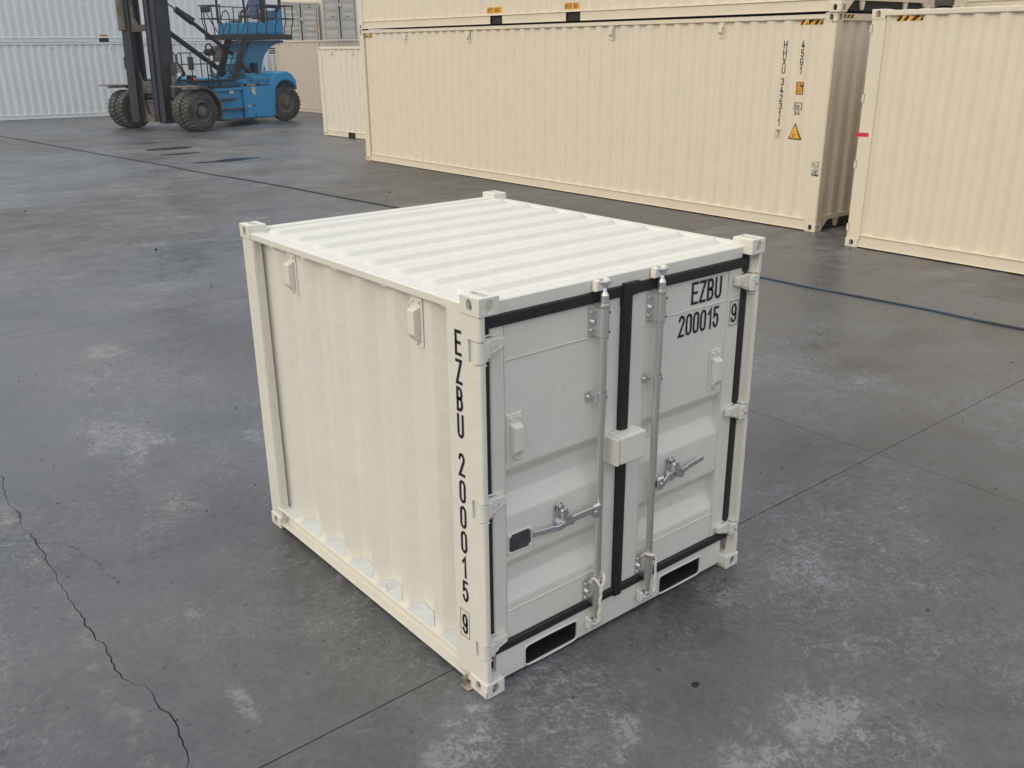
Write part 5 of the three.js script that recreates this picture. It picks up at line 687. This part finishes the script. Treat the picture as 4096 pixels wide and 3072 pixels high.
  for (const s of [1, -1]) {
    part('mast_rail', chan(MC + s * MZ, -0.62, -0.08, 0.16, 0.24, 8.2, s).map(lean), K.mast, T);
    part('inner_rail', [...chan(MC + s * (MZ - 0.20), -0.66, -0.24, 0.10, s > 0 ? 0.30 : 0.28, 8.6, s), cb(-0.675, -0.655, 0.30, 8.0, MC + s * (MZ - 0.30) - 0.02, MC + s * (MZ - 0.30) + 0.02, 0.004)].map(lean), K.mast, T);
    part('rail_edge', [cb(-0.615, -0.597, 0.26, 8.0, MC + s * MZ + s * 0.11, MC + s * MZ + s * 0.152, 0.004), cb(-0.615, -0.597, 0.26, 8.0, MC + s * MZ - s * 0.15, MC + s * MZ - s * 0.12, 0.004), cb(-0.158, -0.14, 0.26, 8.0, MC + s * MZ + s * 0.09, MC + s * MZ + s * 0.152, 0.004)].map(lean), K.rust, T);
  }
  part('carriage_sleeve', [cb(-0.72, -0.14, 3.10, 8.0, MC - MZ - 0.19, MC - MZ + 0.17, 0.02)].map(lean), K.rust, T);
  part('mast_crossbeam', [exXY([[0, 0], [1, 0], [1, 1], [0, 1]], 0, 1), exZY([[MC - MZ, 3.04], [MC + MZ, 3.10], [MC + MZ, 3.9], [MC + MZ - 0.26, 4.3], [MC + MZ - 0.26, 3.28], [MC - MZ + 0.62, 3.26], [MC - MZ + 0.44, 3.46], [MC - MZ + 0.40, 4.3], [MC - MZ, 4.3]].reverse(), -0.60, -0.52)].slice(1).map(lean), K.rust, T);
  part('mast_foot', [exZY([[MC - MZ, 0.26], [MC + MZ, 0.26], [MC + MZ, 1.52], [MC - MZ + 0.42, 1.54], [MC - MZ + 0.30, 1.66], [MC - MZ + 0.26, 1.85], [MC - MZ, 1.85]].reverse(), -0.46, -0.40, 0, [[[MC - 0.30, 1.16], [MC - 0.34, 0.95], [MC - 0.18, 0.50], [MC + 0.02, 0.40], [MC + 0.42, 0.46], [MC + 0.44, 1.18]]])].map(lean), K.rust, T);
  part('mast_guard', exXY([[-0.2, 1.25], [0.05, 1.75], [-0.2, 1.80]], MC + MZ + 0.16, MC + MZ + 0.19), K.dust, T);
  // cylinders between mast and chassis
  part('mast_strut', [cyl([0.02, 3.42, -0.1], [2.62, 1.80, -0.05], 0.085, 0.085, 14), cyl([2.55, 1.84, -0.05], [2.75, 1.72, -0.05], 0.12, 0.12, 14)], K.mast, T);
  part('tilt_cylinder', [cyl([0.55, 3.74, 0.45], [1.16, 3.36, 0.45], 0.105, 0.105, 14), cyl([1.12, 3.385, 0.45], [2.75, 2.36, 0.45], 0.068, 0.068, 14), cyl([0.52, 3.80, 0.52], [1.22, 3.45, 0.52], 0.03, 0.03, 8)], K.mast, T);
  part('cylinder_rod', cyl([-0.05, 4.10, 0.45], [0.56, 3.735, 0.45], 0.042, 0.042, 12), K.steel, T);
  // deck rails on the far side, near hoop rail
  const dr = []; const fz = -1.2; for (const [a, b] of [[0.55, 1.62], [1.80, 3.45]]) { for (const y of [2.40, 2.02]) dr.push(...pipe([[a, y, fz], [b, y, fz]], 0.02, 6)); for (let x = a + 0.12; x <= b; x += 0.42) dr.push(...pipe([[x, 1.58, fz], [x, 2.40, fz]], 0.02, 6)); } dr.push(...pipe([[1.62, 2.40, fz], [1.68, 2.34, fz], [1.68, 2.08, fz], [1.62, 2.02, fz]], 0.02, 6), ...pipe([[1.80, 2.40, fz], [1.74, 2.34, fz], [1.74, 2.08, fz], [1.80, 2.02, fz]], 0.02, 6), ...pipe([[1.68, 2.21, fz], [1.74, 2.21, fz]], 0.022, 6));
  part('deck_rail', dr, K.rail, T);
  part('grab_rail', [...pipe([[0.92, 1.35, 1.2], [0.92, 2.05, 1.2], [1.0, 2.16, 1.2], [1.22, 2.12, 1.2], [1.34, 1.98, 1.2], [1.38, 0.98, 1.2]], 0.022, 6), ...pipe([[1.08, 2.16, 1.2], [1.10, 1.34, 1.2]], 0.018, 6), ...pipe([[0.92, 1.72, 1.2], [1.36, 1.58, 1.2]], 0.018, 6)], K.rail, T);
  for (const [x, z, w] of [[-0.27, 1.82, 0], [0.20, -1.9, 0.3]]) { const mrr = part('mirror', [cb(x - 0.05, x + 0.03, 1.90, 2.30, z - 0.11, z + 0.11, 0.02)], K.dark, T); mrr.rotation.y = 0; part('mirror_stalk', pipe([[x, 1.92, z], [x + 0.02, 1.60, z], [x + 0.12, 1.40, z * 0.97]], 0.016, 6), K.rail, mrr); }
  { const l = part('front_lamp', [cb(0.06, 0.30, 1.46, 1.72, 1.12, 1.36, 0.02), cb(-0.12, 0.16, 1.70, 1.73, 1.12, 1.34, 0.006)], K.dark, T); part('indicator', [at(new THREE.SphereGeometry(0.055, 10, 8), 0.18, 1.60, 1.37)], K.lampGlass, l); }
  const hs = []; for (let k = 0; k < 7; k++) { const a = k * 0.37; hs.push(tube([[-0.16, 2.05 - 0.04 * k, 0.62 + 0.02 * k], [0.06 + 0.03 * k, 2.12 - 0.05 * k, 0.76 + 0.03 * Math.sin(a)], [0.20 + 0.02 * k, 1.88 - 0.02 * k, 0.82], [0.12, 1.64, 0.80 - 0.02 * k], [0.0, 1.50, 0.76]], 0.017, 24, 6)); }
  part('hydraulic_hose', hs, K.rail, T); part('valve_block', [cb(-0.22, -0.02, 1.78, 2.02, 0.62, 0.86, 0.02), cb(-0.16, 0.02, 1.98, 2.10, 0.66, 0.80, 0.02)], K.rust, T);
  part('winch', [at(new THREE.TorusGeometry(0.14, 0.03, 8, 20), 2.1, 2.55, 0.05), cyl([2.1, 2.42, -0.1], [2.1, 2.42, 0.2], 0.12, 0.12, 12)], K.dark, T);
  part('work_lamp', [cb(2.58, 2.70, 3.72, 3.92, -0.72, -0.30, 0.03), ...pipe([[2.66, 3.72, -0.5], [2.72, 3.45, -0.4], [2.92, 3.05, -0.3]], 0.018, 6)], K.dark, T);

  // ---- the operator, seated in the cab
  const bones = [ // a, b, radii
    [[4.44, 3.60, -0.08], [4.50, 3.86, -0.08], .165, .15, 1], [[4.50, 3.86, -0.08], [4.53, 4.10, -0.08], .155, .17, 1], [[4.53, 4.12, -0.25], [4.53, 4.12, 0.09], .085, .085, 1], [[4.53, 4.16, -0.08], [4.50, 4.30, -0.08], .055, .052, 3],
    [[4.52, 4.12, 0.12], [4.40, 3.86, 0.19], .062, .050, 1], [[4.40, 3.86, 0.19], [4.10, 3.76, 0.06], .048, .038, 1], [[4.10, 3.76, 0.06], [4.00, 3.75, 0.03], .036, .032, 3], [[4.52, 4.12, -0.28], [4.40, 3.86, -0.35], .062, .050, 1], [[4.40, 3.86, -0.35], [4.10, 3.76, -0.22], .048, .038, 1], [[4.10, 3.76, -0.22], [4.00, 3.75, -0.19], .036, .032, 3],
    [[4.42, 3.57, 0.02], [3.98, 3.60, 0.06], .095, .070, 2], [[3.98, 3.60, 0.06], [3.90, 3.20, 0.06], .066, .050, 2], [[3.90, 3.15, 0.06], [3.76, 3.10, 0.06], .045, .036, 4], [[4.42, 3.57, -0.18], [3.98, 3.60, -0.22], .095, .070, 2], [[3.98, 3.60, -0.22], [3.90, 3.20, -0.22], .066, .050, 2], [[3.90, 3.15, -0.22], [3.76, 3.10, -0.22], .045, .036, 4],
    [[4.49, 4.40, -0.08], [4.47, 4.46, -0.08], .095, .088, 3], [[4.40, 4.40, -0.08], [4.385, 4.39, -0.08], .016, .014, 3], [[4.50, 4.46, -0.08], [4.51, 4.49, -0.08], .094, .090, 5], [[4.48, 4.41, 0.012], [4.48, 4.43, 0.014], .018, .016, 3], [[4.48, 4.41, -0.172], [4.48, 4.43, -0.174], .018, .016, 3]];
  for (const [hz, sg] of [[0.03, 1], [-0.19, -1]]) for (let k = 0; k < 4; k++) bones.push([[3.995, 3.765 - k * 0.016, hz], [3.965 - 0.004 * (k % 2), 3.768 - k * 0.016, hz - sg * 0.018], .0105, .009, 3], [[3.965, 3.768 - k * 0.016, hz - sg * 0.018], [3.968, 3.76 - k * 0.016, hz - sg * 0.042], .009, .008, 3]);
  const C = { 1: [0.03, 0.12, 0.36], 2: [0.03, 0.035, 0.07], 3: [0.50, 0.29, 0.21], 4: [0.02, 0.02, 0.02], 5: [0.015, 0.012, 0.01] };
  const bd = (p, [a, b, r0, r1]) => { const d = [b[0] - a[0], b[1] - a[1], b[2] - a[2]], l = d[0] ** 2 + d[1] ** 2 + d[2] ** 2 || 1e-9, t = Math.min(1, Math.max(0, ((p[0] - a[0]) * d[0] + (p[1] - a[1]) * d[1] + (p[2] - a[2]) * d[2]) / l)); return Math.hypot(p[0] - a[0] - t * d[0], p[1] - a[1] - t * d[1], p[2] - a[2] - t * d[2]) - (r0 + (r1 - r0) * t); };
  const n = 92, half = 0.80, ctr = [4.15, 3.82, -0.08], mc = new MarchingCubes(n, new THREE.MeshStandardMaterial(), false, false, 90000);
  for (let k = 0; k < n; k++) for (let j = 0; j < n; j++) for (let i = 0; i < n; i++) { const p = [i, j, k].map((q, m) => ctr[m] + ((q - n / 2) / (n / 2)) * half); let s = 0; for (const b of bones) { const d = bd(p, b); if (d < 0.25) s += Math.exp(-d * 90); } mc.field[k * n * n + j * n + i] = s > 0 ? Math.log(s) / 90 : -1; }
  mc.isolation = 0; mc.update(); const cnt = mc.count ?? mc.geometry.drawRange.count, P = new Float32Array(cnt * 3), Nn = new Float32Array(cnt * 3), Cc = new Float32Array(cnt * 3);
  for (let i = 0; i < cnt; i++) {
    const p = [0, 1, 2].map(m => ctr[m] + mc.positionArray[3 * i + m] * half); let best = 9, c = 1; for (const b of bones) { const d = bd(p, b); if (d < best) { best = d; c = b[4]; } }
    let col = C[c]; if (c === 1 && p[0] < 4.42 && Math.abs(p[2] + 0.08) < 0.075 && p[1] > 3.6 && p[1] < 4.16) col = [0.20, 0.05, 0.06]; if (c === 3 && p[1] > 4.49) col = C[5];
    P.set([p[0] - 4.45, p[1] - 3.06, p[2] + 0.08], 3 * i); Nn.set([0, 1, 2].map(m => mc.normalArray[3 * i + m]), 3 * i); Cc.set(col, 3 * i);
  }
  const bg = new THREE.BufferGeometry(); bg.setAttribute('position', new THREE.BufferAttribute(P, 3)); bg.setAttribute('color', new THREE.BufferAttribute(Cc, 3)); bg.computeVertexNormals();
  const body = new THREE.Mesh(bg, new THREE.MeshStandardMaterial({ vertexColors: true, roughness: 0.85, side: THREE.DoubleSide })); body.name = 'person'; body.userData = { label: 'person in a blue jacket and maroon shirt seated in the cab of the blue handler', category: 'person' }; body.castShadow = body.receiveShadow = true;
  T.updateMatrixWorld(); const w = new THREE.Vector3(4.45, 3.06, -0.08).applyMatrix4(T.matrixWorld); body.position.copy(w); body.rotation.y = T.rotation.y; scene.add(body);
}
console.log('handler done');
// ---------------------------------------------------------------- cable, spills, grit
{
  const pts = [[4.45, -33], [4.582, -30.68], [4.95, -26.9], [5.365, -22.03], [5.62, -19.6], [5.751, -17.57], [5.95, -15.8], [6.113, -14.14], [6.22, -12.8], [6.30, -11.6], [6.45, -9.6], [6.60, -7.4], [6.74, -5.2], [6.825, -3.64], [6.86, -3.0], [6.909, -2.30], [6.935, -1.7], [6.949, -1.264], [6.966, -0.834], [7.0, 0.4], [7.1, 2.6]].map(([x, z], i) => [x + 0.012 * Math.sin(i * 2.1), 0.011, z]);
  const g = new THREE.TubeGeometry(new THREE.CatmullRomCurve3(pts.map(p => new THREE.Vector3(...p)), false, 'centripetal'), 700, 0.0105, 8), n = g.attributes.position.count, c = new Float32Array(n * 3);
  for (let i = 0; i < n; i++) { const z = g.attributes.position.getZ(i), b = z > -4.2 ? sst(0.34, 0.62, vn(z * 1.9, 2, 12)) : sst(0.70, 0.9, vn(z * 1.1, 2, 12)) * 0.08; c[3 * i] = 0.014 + 0.008 * b; c[3 * i + 1] = 0.015 + 0.035 * b; c[3 * i + 2] = 0.018 + 0.075 * b; }
  g.setAttribute('color', new THREE.BufferAttribute(c, 3)); g.deleteAttribute('uv');
  const o = new THREE.Mesh(g, new THREE.MeshStandardMaterial({ vertexColors: true, roughness: 0.5 })); o.name = 'cable'; o.userData = { label: 'long dark blue and black cable lying across the concrete', category: 'cable' }; o.castShadow = o.receiveShadow = true; scene.add(o);

  const wet = new THREE.MeshPhysicalMaterial({ color: lin(0.030, 0.031, 0.034), roughness: 0.16, side: THREE.DoubleSide });
  const blot = (outline, name, label) => { const t = poly2(outline); const m = part(name, lay(t, (x, z) => [x, 0.004, z]), wet); m.userData = { label, category: 'oil stain', group: 'oil stains on the far concrete' }; m.castShadow = false; };
  const ring = (cx, cz, rx, rz, s, n2 = 46) => Array.from({ length: n2 }, (_, i) => { const a = -i / n2 * 2 * Math.PI, k = 0.62 + 0.75 * fbm(Math.cos(a) * 1.6 + 5, Math.sin(a) * 1.6 + s, s, 3); return [cx + rx * k * Math.cos(a), cz + rz * k * Math.sin(a)]; });
  blot([[6.27, -19.30], [6.5, -19.42], [6.85, -19.38], [7.15, -19.52], [7.55, -19.62], [8.04, -19.34], [7.85, -19.22], [7.62, -19.16], [7.45, -19.02], [7.20, -19.0], [7.02, -18.92], [6.86, -19.06], [6.66, -19.12], [6.45, -19.14]].reverse(), 'oil_stain', 'largest dark oil puddle on the concrete in front of the blue handler');
  blot(ring(7.08, -23.03, 0.62, 0.30, 4), 'oil_stain', 'oval dark oil stain nearest the mast of the blue handler');
  blot(ring(6.85, -21.55, 0.55, 0.16, 9), 'oil_stain', 'thin dark oil smear between the oval stain and the large puddle');
  const dk = part('rubber_mark', lay(poly2(arc(0.726, 0.483, 0.019, 0.015, 0, -350, 24)), (x, z) => [x, 0.003, z]), plain(0.010, 0.010, 0.010, 0.8)); dk.userData = { label: 'round black spot on the concrete in front of the white container', category: 'spot' };

  // stones, flakes and crumbs too small to tell apart
  const pb = new THREE.DodecahedronGeometry(1, 0), im = new THREE.InstancedMesh(pb, plain(0.055, 0.052, 0.05, 0.9), 520), mx = new THREE.Matrix4(), q = new THREE.Quaternion(), e = new THREE.Euler();
  for (let i = 0; i < 520; i++) { const near = i < 330, x = near ? rr(-1.9, 7.5) : rr(0, 13), z = near ? rr(-7, 2.4) : rr(-26, -7), s = (near ? rr(0.0015, 0.0055) : rr(0.003, 0.009)) * (rnd() > 0.95 ? 2 : 1); e.set(rr(0, 6), rr(0, 6), rr(0, 6)); q.setFromEuler(e); const inside = x > -0.02 && x < 1.66 && z > -1.99 && z < 0.02; mx.compose(new THREE.Vector3(inside ? x + 2.2 : x, s * 0.4, z), q, new THREE.Vector3(s * rr(1, 1.9), s * rr(0.5, 0.9), s)); im.setMatrixAt(i, mx); }
  im.name = 'grit'; im.userData = { kind: 'stuff', label: 'scattered small stones and crumbs on the concrete', category: 'grit' }; im.castShadow = im.receiveShadow = true; scene.add(im);
}
renderer.render(scene, camera);
